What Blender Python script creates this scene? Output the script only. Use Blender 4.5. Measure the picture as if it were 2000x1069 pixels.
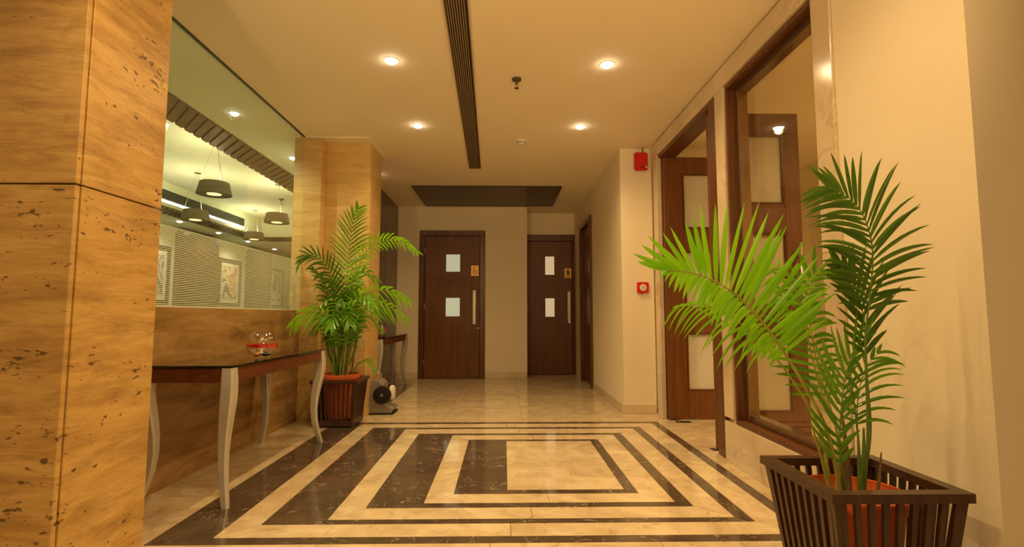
import bpy, bmesh, math, random
from mathutils import Vector, Matrix
R = math.radians
S = bpy.context.scene
for o in list(bpy.data.objects):
    bpy.data.objects.remove(o)
COL = S.collection

# ------------------------------------------------------------------ camera
PITCH, YAW, FPX, W, H = R(4.7162), R(0.9706), 1000.0, 2000, 1069
cam_d = bpy.data.cameras.new('camera')
cam_d.lens, cam_d.sensor_width, cam_d.sensor_fit = 18.0, 36.0, 'HORIZONTAL'
cam_d.clip_start, cam_d.clip_end = 0.05, 100
cam = bpy.data.objects.new('camera', cam_d)
COL.objects.link(cam)
cam.location = (0, 0, 1.0)
cam.rotation_euler = (math.pi/2 + PITCH, 0, -YAW)
S.camera = cam

# ------------------------------------------------------------------ world, light, exposure
S.view_settings.view_transform = 'Standard'
S.view_settings.look = 'None'
S.view_settings.exposure = 0.14
S.view_settings.gamma = 1.0
S.view_settings.use_curve_mapping = False
wd = bpy.data.worlds.new('lobby_air')
wd.use_nodes = True
wd.node_tree.nodes['Background'].inputs[0].default_value = (1.0, 0.62, 0.27, 1)
wd.node_tree.nodes['Background'].inputs[1].default_value = 0.22
S.world = wd
WARM = (1.0, 0.66, 0.30)
SPOT_W = 56.0
UP_W = 190.0

CEIL = 2.78

def at(px, py, Y):
    """world point at depth Y seen where the photograph shows pixel (px, py)"""
    fw = Vector((math.sin(YAW)*math.cos(PITCH), math.cos(YAW)*math.cos(PITCH), math.sin(PITCH)))
    r = Vector((math.cos(YAW), -math.sin(YAW), 0))
    u = r.cross(fw)
    d = (px-W/2)/FPX*r - (py-H/2)/FPX*u + fw
    return Vector((0, 0, 1)) + d*(Y/d.y)

# ------------------------------------------------------------------ materials
MATS = {}
def new_mat(name):
    m = bpy.data.materials.new(name); m.use_nodes = True
    MATS[name] = m
    nt = m.node_tree
    return m, nt, nt.nodes, nt.links, nt.nodes['Principled BSDF']

def plain(name, col, rough=0.5, metal=0.0, noise=0.06, scale=12, bump=0.0, spec=0.5, emit=None, estr=0, trans=0, coat=0):
    m, nt, N, L, b = new_mat(name)
    b.inputs['Roughness'].default_value = rough
    b.inputs['Metallic'].default_value = metal
    b.inputs['Specular IOR Level'].default_value = spec
    b.inputs['Coat Weight'].default_value = coat
    tc = N.new('ShaderNodeTexCoord')
    nz = N.new('ShaderNodeTexNoise'); nz.inputs['Scale'].default_value = scale; nz.inputs['Detail'].default_value = 5
    L.new(tc.outputs['Object'], nz.inputs['Vector'])
    rp = N.new('ShaderNodeValToRGB')
    rp.color_ramp.elements[0].position = 0.3; rp.color_ramp.elements[1].position = 0.7
    rp.color_ramp.elements[0].color = tuple(c*(1-noise) for c in col) + (1,)
    rp.color_ramp.elements[1].color = tuple(min(1, c*(1+noise)) for c in col) + (1,)
    L.new(nz.outputs['Fac'], rp.inputs['Fac']); L.new(rp.outputs['Color'], b.inputs['Base Color'])
    if bump:
        bp = N.new('ShaderNodeBump'); bp.inputs['Strength'].default_value = bump; bp.inputs['Distance'].default_value = 0.01
        L.new(nz.outputs['Fac'], bp.inputs['Height']); L.new(bp.outputs['Normal'], b.inputs['Normal'])
    if emit:
        b.inputs['Emission Color'].default_value = emit + (1,); b.inputs['Emission Strength'].default_value = estr
    if trans: b.inputs['Transmission Weight'].default_value = trans
    return m

def wood(name, c0, c1, rough=0.3, axis='Z', scale=1.0, coat=0.2):
    m, nt, N, L, b = new_mat(name)
    b.inputs['Roughness'].default_value = rough; b.inputs['Coat Weight'].default_value = coat
    b.inputs['Coat Roughness'].default_value = 0.15
    tc = N.new('ShaderNodeTexCoord'); mp = N.new('ShaderNodeMapping')
    sc = {'Z': (28, 28, 1.6), 'Y': (28, 1.6, 28), 'X': (1.6, 28, 28)}[axis]
    mp.inputs['Scale'].default_value = tuple(s*scale for s in sc)
    geo = N.new('ShaderNodeNewGeometry')
    L.new(geo.outputs['Position'], mp.inputs['Vector'])
    nz = N.new('ShaderNodeTexNoise'); nz.inputs['Scale'].default_value = 1.2; nz.inputs['Detail'].default_value = 7
    nz.inputs['Distortion'].default_value = 0.6
    L.new(mp.outputs['Vector'], nz.inputs['Vector'])
    rp = N.new('ShaderNodeValToRGB')
    rp.color_ramp.elements[0].position = 0.3; rp.color_ramp.elements[0].color = c0 + (1,)
    rp.color_ramp.elements[1].position = 0.72; rp.color_ramp.elements[1].color = c1 + (1,)
    L.new(nz.outputs['Fac'], rp.inputs['Fac']); L.new(rp.outputs['Color'], b.inputs['Base Color'])
    return m

def travertine(name, cols, rough=0.4, pits=True, zs=9.0, tilt=0.0, bump=0.25, wave=1.6):
    """bedded stone: thin wavering horizontal beds, with or without dark pits"""
    m, nt, N, L, b = new_mat(name)
    b.inputs['Roughness'].default_value = rough
    geo = N.new('ShaderNodeNewGeometry'); mp = N.new('ShaderNodeMapping')
    mp.inputs['Rotation'].default_value = (tilt, 0, 0)
    mp.inputs['Scale'].default_value = (wave, wave, zs)
    L.new(geo.outputs['Position'], mp.inputs['Vector'])
    nz = N.new('ShaderNodeTexNoise'); nz.inputs['Scale'].default_value = 1.5; nz.inputs['Detail'].default_value = 9
    nz.inputs['Roughness'].default_value = 0.66; nz.inputs['Distortion'].default_value = 0.9
    L.new(mp.outputs['Vector'], nz.inputs['Vector'])
    rp = N.new('ShaderNodeValToRGB'); e = rp.color_ramp.elements
    e[0].position = 0.28; e[0].color = cols[0] + (1,)
    e[1].position = 0.72; e[1].color = cols[2] + (1,)
    k = e.new(0.5); k.color = cols[1] + (1,)
    L.new(nz.outputs['Fac'], rp.inputs['Fac'])
    out = rp.outputs['Color']
    if pits:                                              # brown smears along the beds
        mp4 = N.new('ShaderNodeMapping'); mp4.inputs['Scale'].default_value = (2.2, 2.2, 11); mp4.inputs['Location'].default_value = (3, 1, 7)
        L.new(geo.outputs['Position'], mp4.inputs['Vector'])
        n4 = N.new('ShaderNodeTexNoise'); n4.inputs['Scale'].default_value = 1.0; n4.inputs['Detail'].default_value = 10; n4.inputs['Roughness'].default_value = 0.7
        L.new(mp4.outputs['Vector'], n4.inputs['Vector'])
        r4 = N.new('ShaderNodeValToRGB'); r4.color_ramp.elements[0].position = 0.47; r4.color_ramp.elements[1].position = 0.70
        r4.color_ramp.elements[1].color = (0.75, 0.75, 0.75, 1)
        L.new(n4.outputs['Fac'], r4.inputs['Fac'])
        m4 = N.new('ShaderNodeMixRGB'); m4.inputs['Color2'].default_value = (0.25, 0.125, 0.035, 1)
        L.new(r4.outputs['Color'], m4.inputs['Fac']); L.new(out, m4.inputs['Color1']); out = m4.outputs['Color']
    h = nz.outputs['Fac']
    if pits:
        mp2 = N.new('ShaderNodeMapping'); mp2.inputs['Scale'].default_value = (11, 11, 24)
        L.new(geo.outputs['Position'], mp2.inputs['Vector'])
        n2 = N.new('ShaderNodeTexNoise'); n2.inputs['Scale'].default_value = 2.4; n2.inputs['Detail'].default_value = 4
        L.new(mp2.outputs['Vector'], n2.inputs['Vector'])
        n3 = N.new('ShaderNodeTexNoise'); n3.inputs['Scale'].default_value = 1.0; n3.inputs['Detail'].default_value = 2
        mp3 = N.new('ShaderNodeMapping'); mp3.inputs['Scale'].default_value = (2.0, 2.0, 7)
        L.new(geo.outputs['Position'], mp3.inputs['Vector']); L.new(mp3.outputs['Vector'], n3.inputs['Vector'])
        ad = N.new('ShaderNodeMath'); ad.operation = 'MULTIPLY_ADD'
        L.new(n3.outputs['Fac'], ad.inputs[0]); ad.inputs[1].default_value = 0.55; L.new(n2.outputs['Fac'], ad.inputs[2])
        r2 = N.new('ShaderNodeValToRGB')
        r2.color_ramp.elements[0].position = 0.945; r2.color_ramp.elements[0].color = (0, 0, 0, 1)
        r2.color_ramp.elements[1].position = 1.0; r2.color_ramp.elements[1].color = (1, 1, 1, 1)
        L.new(ad.outputs[0], r2.inputs['Fac'])
        mx = N.new('ShaderNodeMixRGB'); mx.inputs['Color2'].default_value = (0.06, 0.028, 0.008, 1)
        mu = N.new('ShaderNodeMath'); mu.operation = 'MULTIPLY'; mu.inputs[1].default_value = 0.8
        L.new(r2.outputs['Color'], mu.inputs[0]); L.new(mu.outputs[0], mx.inputs['Fac'])
        L.new(out, mx.inputs['Color1']); out = mx.outputs['Color']
        sb = N.new('ShaderNodeMath'); sb.operation = 'SUBTRACT'
        L.new(nz.outputs['Fac'], sb.inputs[0]); L.new(r2.outputs['Color'], sb.inputs[1]); h = sb.outputs[0]
    L.new(out, b.inputs['Base Color'])
    if bump:
        bp = N.new('ShaderNodeBump'); bp.inputs['Strength'].default_value = bump; bp.inputs['Distance'].default_value = 0.012
        L.new(h, bp.inputs['Height']); L.new(bp.outputs['Normal'], b.inputs['Normal'])
    return m

def marble(name, c0, c1, vein, rough=0.1, scale=2.2, vw=0.03, vstr=0.6):
    """polished marble: clouded ground with thin broken veins"""
    m, nt, N, L, b = new_mat(name)
    b.inputs['Roughness'].default_value = rough
    geo = N.new('ShaderNodeNewGeometry')
    oi = N.new('ShaderNodeObjectInfo')
    av = N.new('ShaderNodeVectorMath'); av.operation = 'MULTIPLY_ADD'
    av.inputs[1].default_value = (7.3, 5.1, 3.7)
    cb = N.new('ShaderNodeCombineXYZ')
    for i in range(3): L.new(oi.outputs['Random'], cb.inputs[i])
    L.new(cb.outputs[0], av.inputs[0]); L.new(geo.outputs['Position'], av.inputs[2])
    n1 = N.new('ShaderNodeTexNoise'); n1.inputs['Scale'].default_value = scale; n1.inputs['Detail'].default_value = 7
    n1.inputs['Distortion'].default_value = 1.2
    L.new(av.outputs[0], n1.inputs['Vector'])
    rp = N.new('ShaderNodeValToRGB')
    rp.color_ramp.elements[0].position = 0.3; rp.color_ramp.elements[0].color = c0 + (1,)
    rp.color_ramp.elements[1].position = 0.7; rp.color_ramp.elements[1].color = c1 + (1,)
    L.new(n1.outputs['Fac'], rp.inputs['Fac'])
    n2 = N.new('ShaderNodeTexNoise'); n2.inputs['Scale'].default_value = scale*1.7; n2.inputs['Detail'].default_value = 6
    n2.inputs['Distortion'].default_value = 2.0
    L.new(av.outputs[0], n2.inputs['Vector'])
    s = N.new('ShaderNodeMath'); s.operation = 'SUBTRACT'; s.inputs[1].default_value = 0.5; L.new(n2.outputs['Fac'], s.inputs[0])
    a = N.new('ShaderNodeMath'); a.operation = 'ABSOLUTE'; L.new(s.outputs[0], a.inputs[0])
    r2 = N.new('ShaderNodeValToRGB')
    r2.color_ramp.elements[0].position = 0.0; r2.color_ramp.elements[0].color = (1, 1, 1, 1)
    r2.color_ramp.elements[1].position = vw; r2.color_ramp.elements[1].color = (0, 0, 0, 1)
    L.new(a.outputs[0], r2.inputs['Fac'])
    n3 = N.new('ShaderNodeTexNoise'); n3.inputs['Scale'].default_value = scale*2.3; n3.inputs['Detail'].default_value = 2
    L.new(av.outputs[0], n3.inputs['Vector'])
    r3 = N.new('ShaderNodeValToRGB'); r3.color_ramp.elements[0].position = 0.45; r3.color_ramp.elements[1].position = 0.65
    L.new(n3.outputs['Fac'], r3.inputs['Fac'])
    mu = N.new('ShaderNodeMath'); mu.operation = 'MULTIPLY'; L.new(r2.outputs['Color'], mu.inputs[0]); L.new(r3.outputs['Color'], mu.inputs[1])
    m2 = N.new('ShaderNodeMath'); m2.operation = 'MULTIPLY'; m2.inputs[1].default_value = vstr; L.new(mu.outputs[0], m2.inputs[0])
    mx = N.new('ShaderNodeMixRGB'); mx.inputs['Color2'].default_value = vein + (1,)
    L.new(m2.outputs[0], mx.inputs['Fac']); L.new(rp.outputs['Color'], mx.inputs['Color1'])
    L.new(mx.outputs['Color'], b.inputs['Base Color'])
    return m

def thin_glass(name, tint, rough=0.02, r0=0.035):
    m, nt, N, L, b = new_mat(name)
    tr = N.new('ShaderNodeBsdfTransparent'); tr.inputs[0].default_value = tint + (1,)
    gl = N.new('ShaderNodeBsdfGlossy'); gl.inputs['Roughness'].default_value = rough; gl.inputs['Color'].default_value = (1, 1, 1, 1)
    lw = N.new('ShaderNodeLayerWeight'); lw.inputs['Blend'].default_value = 0.5      # Schlick reflectance, the same from either face
    pw = N.new('ShaderNodeMath'); pw.operation = 'POWER'; pw.inputs[1].default_value = 5.0
    L.new(lw.outputs['Facing'], pw.inputs[0])
    ma = N.new('ShaderNodeMath'); ma.operation = 'MULTIPLY_ADD'; ma.inputs[1].default_value = 0.9; ma.inputs[2].default_value = r0
    L.new(pw.outputs[0], ma.inputs[0])
    mx = N.new('ShaderNodeMixShader')
    L.new(ma.outputs[0], mx.inputs[0]); L.new(tr.outputs[0], mx.inputs[1]); L.new(gl.outputs[0], mx.inputs[2])
    L.new(mx.outputs[0], N['Material Output'].inputs['Surface'])
    return m

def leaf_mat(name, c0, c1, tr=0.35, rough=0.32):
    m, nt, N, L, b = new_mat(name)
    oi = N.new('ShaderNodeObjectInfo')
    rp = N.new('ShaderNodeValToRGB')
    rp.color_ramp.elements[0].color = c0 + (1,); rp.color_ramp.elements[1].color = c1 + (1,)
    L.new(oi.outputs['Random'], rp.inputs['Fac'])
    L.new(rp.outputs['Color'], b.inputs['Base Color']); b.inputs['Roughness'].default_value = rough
    t = N.new('ShaderNodeBsdfTranslucent'); L.new(rp.outputs['Color'], t.inputs[0])
    mx = N.new('ShaderNodeMixShader'); mx.inputs[0].default_value = tr
    L.new(b.outputs[0], mx.inputs[1]); L.new(t.outputs[0], mx.inputs[2])
    L.new(mx.outputs[0], N['Material Output'].inputs['Surface'])
    return m

def emitter(name, col, st):
    m, nt, N, L, b = new_mat(name)
    e = N.new('ShaderNodeEmission'); e.inputs[0].default_value = col + (1,); e.inputs[1].default_value = st
    L.new(e.outputs[0], N['Material Output'].inputs['Surface'])
    return m

plaster = plain('plaster_paint', (0.84, 0.74, 0.54), 0.75, noise=0.02, scale=3, bump=0.02)
ceil_m = plain('ceiling_paint', (0.90, 0.80, 0.60), 0.8, noise=0.015, scale=2)
room_paint = plain('lounge_paint', (0.78, 0.79, 0.61), 0.8, noise=0.02, scale=2)
trav_a = travertine('travertine_block', ((0.46, 0.27, 0.075), (0.61, 0.385, 0.12), (0.72, 0.49, 0.18)), 0.42, True, 14, wave=2.4)
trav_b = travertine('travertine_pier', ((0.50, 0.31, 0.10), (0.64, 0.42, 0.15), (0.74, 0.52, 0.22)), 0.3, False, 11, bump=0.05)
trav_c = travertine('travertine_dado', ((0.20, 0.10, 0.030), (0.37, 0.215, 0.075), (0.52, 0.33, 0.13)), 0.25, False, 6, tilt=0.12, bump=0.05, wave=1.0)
cream = marble('cream_marble', (0.52, 0.40, 0.235), (0.74, 0.61, 0.40), (0.34, 0.21, 0.09), 0.09, 4.2, 0.03, 0.6)
cream_r = marble('cream_marble_surround', (0.60, 0.47, 0.30), (0.76, 0.64, 0.45), (0.40, 0.27, 0.14), 0.16, 1.6, 0.03, 0.5)
brown = marble('brown_marble', (0.072, 0.048, 0.032), (0.115, 0.080, 0.052), (0.50, 0.42, 0.32), 0.09, 3.2, 0.014, 0.75)
wood_d = wood('dark_wood', (0.115, 0.035, 0.004), (0.195, 0.066, 0.007), 0.45, coat=0.0)
wood_f = wood('frame_wood', (0.075, 0.024, 0.007), (0.16, 0.055, 0.014), 0.32, coat=0.1)
wood_t = wood('table_wood', (0.085, 0.022, 0.008), (0.17, 0.045, 0.014), 0.28, 'Y')
wood_w = wood('wall_panel_wood', (0.030, 0.013, 0.006), (0.070, 0.030, 0.012), 0.22)
wood_c = wood('ceiling_wood', (0.045, 0.028, 0.012), (0.11, 0.066, 0.026), 0.5, 'X')
wood_r = wood('ribbed_wood', (0.12, 0.075, 0.035), (0.20, 0.125, 0.06), 0.5, 'X')
wood_b = wood('planter_wood', (0.040, 0.015, 0.007), (0.080, 0.032, 0.014), 0.4)
dark_glass = plain('smoked_glass', (0.012, 0.008, 0.006), 0.03, noise=0.0, coat=0.5)
silver = plain('silver_paint', (0.66, 0.62, 0.55), 0.36, metal=0.4, noise=0.04)
steel = plain('brushed_steel', (0.55, 0.49, 0.40), 0.42, metal=1.0, noise=0.04, scale=60)
chrome = plain('chrome', (0.75, 0.74, 0.72), 0.08, metal=1.0, noise=0.0)
bronze = plain('bronze_frame', (0.30, 0.20, 0.11), 0.22, metal=0.8, noise=0.05)
brass = plain('gold_sign', (0.62, 0.36, 0.08), 0.35, metal=0.5, noise=0.04)
black = plain('black_paint', (0.012, 0.010, 0.008), 0.4)
dark_gap = plain('joint_filler', (0.05, 0.03, 0.015), 0.8)
red = plain('red_plastic', (0.62, 0.012, 0.006), 0.35, noise=0.03)
white_p = plain('white_plastic', (0.75, 0.70, 0.60), 0.5, noise=0.02)
terra = plain('terracotta_plastic', (0.62, 0.12, 0.025), 0.35, noise=0.06)
soil = plain('soil', (0.035, 0.02, 0.01), 0.95, noise=0.4, scale=60, bump=0.8)
grey_m = plain('grey_metal', (0.30, 0.27, 0.23), 0.45, metal=0.3, noise=0.05)
dark_bz = plain('dark_bronze', (0.10, 0.075, 0.045), 0.45, metal=0.3, noise=0.05)
brush_m = plain('brush_hair', (0.012, 0.006, 0.004), 0.9, noise=0.4, scale=120, bump=0.6)
shade_m = plain('lamp_shade_cloth', (0.20, 0.165, 0.105), 0.8, noise=0.04)
vent_m = plain('vent_metal', (0.30, 0.21, 0.12), 0.5, noise=0.03)
grey_strip = plain('grey_vent', (0.16, 0.155, 0.13), 0.6)
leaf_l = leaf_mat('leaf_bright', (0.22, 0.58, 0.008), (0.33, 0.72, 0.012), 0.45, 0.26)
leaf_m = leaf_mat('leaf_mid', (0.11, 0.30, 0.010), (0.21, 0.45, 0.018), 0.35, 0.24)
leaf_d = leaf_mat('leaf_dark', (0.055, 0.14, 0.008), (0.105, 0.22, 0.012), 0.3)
stem_m = plain('palm_stem', (0.36, 0.36, 0.05), 0.45, noise=0.15)
stem_g = plain('palm_stem_green', (0.14, 0.24, 0.04), 0.45, noise=0.15)
cane_m = plain('palm_cane', (0.22, 0.13, 0.05), 0.6, noise=0.3, scale=30)
glass_g = thin_glass('partition_glass', (0.955, 0.985, 0.925))
glass_w = thin_glass('window_glass', (0.90, 0.88, 0.80))
glass_b = thin_glass('bowl_glass', (0.93, 0.90, 0.84), 0.10, 0.13)
frost = plain('frosted_film', (0.72, 0.80, 0.62), 0.7, noise=0.0)
pane_f = plain('frosted_pane', (0.62, 0.58, 0.46), 0.35, noise=0.02, scale=3)
pane_w = plain('lit_frosted_pane', (0.6, 0.6, 0.5), 0.3, noise=0.02, emit=(0.62, 0.72, 0.50), estr=0.42)
pane_y = plain('lit_frosted_pane_warm', (0.6, 0.55, 0.45), 0.3, noise=0.02, emit=(0.95, 0.72, 0.42), estr=0.42)
lamp_e = emitter('lamp_glow', (1.0, 0.84, 0.58), 40)
lamp_w = emitter('lamp_glow_white', (1.0, 0.95, 0.85), 14)
lamp_y = emitter('pendant_glow', (1.0, 0.80, 0.28), 2.2)
cove_e = emitter('cove_glow', (0.92, 0.97, 1.0), 3.0)
red_l = plain('red_gel', (0.65, 0.01, 0.01), 0.1, noise=0.0)
peb1 = plain('pebble_dark', (0.02, 0.012, 0.01), 0.2)
peb2 = plain('pebble_orange', (0.55, 0.15, 0.02), 0.25)
peb3 = plain('pebble_pale', (0.55, 0.48, 0.30), 0.3)

# ------------------------------------------------------------------ builders
def link(o, parent=None):
    COL.objects.link(o)
    if parent is not None:
        o.parent = parent
        o.matrix_parent_inverse = parent_mat(parent).inverted()
def parent_mat(p):
    return Matrix.Translation(p['_w']) if '_w' in p else Matrix.Translation(p.location)

def obj(name, verts, faces, mat, parent=None, smooth=False, bevel=0.0, seg=1):
    me = bpy.data.meshes.new(name)
    n = len(verts)
    lo = [min(v[i] for v in verts) for i in range(3)]; hi = [max(v[i] for v in verts) for i in range(3)]
    c = Vector([(lo[i]+hi[i])/2 for i in range(3)])
    me.from_pydata([(v[0]-c.x, v[1]-c.y, v[2]-c.z) for v in verts], [], faces)
    me.materials.append(mat)
    bm = bmesh.new(); bm.from_mesh(me)
    bmesh.ops.recalc_face_normals(bm, faces=bm.faces)
    if bevel:
        bmesh.ops.bevel(bm, geom=bm.edges[:], offset=bevel, segments=seg, affect='EDGES', clamp_overlap=True)
    if smooth:
        for f in bm.faces: f.smooth = True
        for e in bm.edges:
            if len(e.link_faces) == 2 and e.calc_face_angle(0) > R(40): e.smooth = False
    bm.to_mesh(me); bm.free()
    o = bpy.data.objects.new(name, me)
    o.location = c
    o['_w'] = c
    link(o, parent)
    return o

class MB:
    def __init__(s): s.v, s.f = [], []
    def add(s, v, f):
        n = len(s.v); s.v += [tuple(x) for x in v]; s.f += [tuple(i+n for i in q) for q in f]; return s
    def box(s, x0, x1, y0, y1, z0, z1):
        return s.hexa([(x0,y0,z0),(x1,y0,z0),(x1,y1,z0),(x0,y1,z0)], [(x0,y0,z1),(x1,y0,z1),(x1,y1,z1),(x0,y1,z1)])
    def hexa(s, bot, top):
        n = len(bot)
        return s.add(list(bot)+list(top), [tuple(range(n))[::-1], tuple(range(n, 2*n))] + [(i, (i+1) % n, n+(i+1) % n, n+i) for i in range(n)])
    def prism(s, pts, z0, z1):
        return s.hexa([(p[0],p[1],z0) for p in pts], [(p[0],p[1],z1) for p in pts])
    def lathe(s, prof, c, n=24, axis='Z', close=False):
        v, f = [], []
        for (r, h) in prof:
            for k in range(n):
                a = 2*math.pi*k/n
                p = (r*math.cos(a), r*math.sin(a), h)
                if axis == 'X': p = (h, r*math.cos(a), r*math.sin(a))
                if axis == 'Y': p = (r*math.cos(a), h, r*math.sin(a))
                v.append((c[0]+p[0], c[1]+p[1], c[2]+p[2]))
        m = len(prof)
        for i in range(m-1 if not close else m):
            j = (i+1) % m
            for k in range(n):
                f.append((i*n+k, i*n+(k+1) % n, j*n+(k+1) % n, j*n+k))
        if not close:
            if prof[0][0] > 0: f.append(tuple(range(n))[::-1])
            if prof[-1][0] > 0: f.append(tuple(range((m-1)*n, m*n)))
        return s.add(v, f)
    def tube(s, pts, rad, n=6):
        pts = [Vector(p) for p in pts]
        if not hasattr(rad, '__len__'): rad = [rad]*len(pts)
        v, f = [], []
        up = Vector((0, 0, 1))
        for i, p in enumerate(pts):
            t = (pts[min(i+1, len(pts)-1)] - pts[max(i-1, 0)]).normalized()
            a = t.cross(up)
            if a.length < 1e-3: a = t.cross(Vector((1, 0, 0)))
            a.normalize(); b = t.cross(a)
            for k in range(n):
                q = 2*math.pi*k/n
                v.append(p + (a*math.cos(q) + b*math.sin(q))*rad[i])
        for i in range(len(pts)-1):
            for k in range(n):
                f.append((i*n+k, i*n+(k+1) % n, (i+1)*n+(k+1) % n, (i+1)*n+k))
        f.append(tuple(range(n))[::-1]); f.append(tuple(range((len(pts)-1)*n, len(pts)*n)))
        return s.add(v, f)
    def build(s, name, mat, parent=None, **k): return obj(name, s.v, s.f, mat, parent, **k)

def box(name, x0, x1, y0, y1, z0, z1, mat, parent=None, bevel=0.0, **k):
    return MB().box(min(x0,x1), max(x0,x1), min(y0,y1), max(y0,y1), min(z0,z1), max(z0,z1)).build(name, mat, parent, bevel=bevel, **k)

def thing(name, label, cat, loc, group=None):
    o = bpy.data.objects.new(name, None); o.empty_display_size = 0.1
    o.location = loc; o['_w'] = Vector(loc)
    o['label'] = label; o['category'] = cat
    if group: o['group'] = group
    COL.objects.link(o); return o
def tag(o, label, cat, group=None):
    o['label'] = label; o['category'] = cat
    if group: o['group'] = group
    return o
def struct(o, label=None):
    o['kind'] = 'structure'
    if label: o['label'] = label
    return o
def sthing(name, loc, label=None):
    o = bpy.data.objects.new(name, None); o.location = loc; o['_w'] = Vector(loc); o['kind'] = 'structure'; o.empty_display_size = 0.1
    if label: o['label'] = label
    COL.objects.link(o); return o

# ================================================================== SETTING
XL, XR = -1.975, 1.56
# ---- floor: concrete bed with polished marble pieces let in, hairline joints
floor = struct(box('floor', -7.2, 5.2, -4.0, 18.6, -0.14, -0.022, dark_gap), 'polished cream and dark brown marble floor')
J = 0.0012
def slab(name, pts, mat):
    """one marble piece, shrunk by a hairline joint"""
    cx = sum(p[0] for p in pts)/len(pts); cy = sum(p[1] for p in pts)/len(pts)
    n = len(pts); out = []
    for i in range(n):
        p0, p1, p2 = Vector(pts[i-1]), Vector(pts[i]), Vector(pts[(i+1) % n])
        d1 = (p1-p0).normalized(); d2 = (p2-p1).normalized()
        n1 = Vector((-d1.y, d1.x)); n2 = Vector((-d2.y, d2.x))
        k = 1 + n1.dot(n2)
        out.append(p1 + (n1+n2)*(J/max(k, 0.3)))
    return MB().prism([(p.x, p.y) for p in out], -0.022, 0.0).build(name, mat, floor)
def rect(name, x0, x1, y0, y1, mat): return slab(name, [(x0,y0),(x1,y0),(x1,y1),(x0,y1)], mat)
def ring(name, o, i, mat):
    """frame of four mitred strips between rectangles o and i = (left, right, front, back)"""
    ol, orr, of, ob = o; il, ir, jf, jb = i
    def split(a, b, c, d, n):                         # quad a-b (outer) c-d (inner) cut into n lengths
        for k in range(n):
            t0, t1 = k/n, (k+1)/n
            q = [tuple(a[j]+(b[j]-a[j])*t for j in (0,1)) for t in (t0, t1)] + [tuple(d[j]+(c[j]-d[j])*t for j in (0,1)) for t in (t1, t0)]
            slab(name, q, mat)
    split((ol,of),(orr,of),(ir,jf),(il,jf), 2)
    split((orr,of),(orr,ob),(ir,jb),(ir,jf), 2)
    split((orr,ob),(ol,ob),(il,jb),(ir,jb), 2)
    split((ol,ob),(ol,of),(il,jf),(il,jb), 2)
# slab expects counter-clockwise corners
A0, A1 = (-1.57, 1.455, 2.35, 4.925), (-1.31, 1.385, 2.42, 4.85)
B0, B1 = (-1.16, 1.23, 2.565, 4.70), (-0.863, 1.155, 2.62, 4.635)
C0, C1 = (-0.715, 1.003, 2.77, 4.46), (-0.425, 0.928, 2.835, 4.40)
D0, D1 = (-0.276, 0.765, 2.975, 4.24), (0.024, 0.70, 3.04, 4.19)
for o_, i_ in ((A0, A1), (B0, B1), (C0, C1), (D0, D1)): ring('dark_inlay_strip', o_, i_, brown)
for o_, i_ in ((A1, B0), (B1, C0), (C1, D0)): ring('cream_inlay_strip', o_, i_, cream)
rect('cream_tile', D1[0], D1[1], D1[2], D1[3], cream)
def grid(x0, x1, y0, y1, nx, ny, mat, name='cream_tile'):
    for i in range(nx):
        for j in range(ny):
            rect(name, x0+(x1-x0)*i/nx, x0+(x1-x0)*(i+1)/nx, y0+(y1-y0)*j/ny, y0+(y1-y0)*(j+1)/ny, mat)
grid(-2.0, -1.57, 1.0, 4.925, 1, 4, cream)            # strip along the glass wall
grid(1.455, 1.68, 1.0, 4.925, 1, 4, cream)
grid(-1.57, 1.455, 1.0, 2.35, 4, 2, cream)
grid(-2.0, -1.31, 4.925, 5.65, 1, 1, cream)
rect('dark_inlay_strip', -2.0, -1.31, 5.65, 7.64, brown)
grid(-2.0, -1.31, 7.64, 8.9, 1, 2, cream)
grid(-1.31, 1.68, 4.925, 8.9, 4, 5, cream)
grid(-3.4, 3.4, -4.0, 1.0, 6, 5, cream)
grid(-3.4, -2.0, 1.0, 2.35, 2, 2, cream)
grid(1.68, 4.4, 1.0, 6.2, 4, 6, cream)

grid(-6.62, -2.08, 1.5, 18.4, 4, 12, cream)  # unseen pale lounge tiles, added to bounce light upward
# ---- ceiling
def ceil_box(name, x0, x1, y0, y1, z0=CEIL, z1=CEIL+0.12, m=None): return box(name, x0, x1, y0, y1, z0, z1, m or ceil_m)
struct(ceil_box('ceiling', -3.45, 5.0, -0.5, 1.82)); struct(ceil_box('ceiling', XL-0.012, 5.0, 1.82, 9.3), 'warm lit plain plaster ceiling of the corridor')
# ---- right hand walls
struct(box('wall_right', XR, XR+0.18, 1.63, 2.302, 0, CEIL, plaster), 'beige plaster pier behind the right palm')
struct(box('wall_right_front', XR+0.18, 3.4, 1.63, 1.81, 0, CEIL, plaster), 'shaded return wall at the right edge')
struct(box('wall_right_far', 1.24, 1.40, 5.32, 7.10, 0, CEIL, plaster))
struct(box('wall_right_far_over_door', 1.24, 1.40, 7.10, 8.06, 2.42, CEIL, plaster))
struct(box('wall_right_far_end', 1.24, 1.40, 8.06, 8.98, 0, CEIL, plaster))
struct(box('wall_alarm', 1.4005, 1.575, 5.32, 5.44, 0, CEIL, plaster), 'narrow plaster wall carrying the red alarm')
struct(box('wall_lintel', XR+0.02, XR+0.18, 2.302, 5.32, 2.66, CEIL, plaster))
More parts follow.
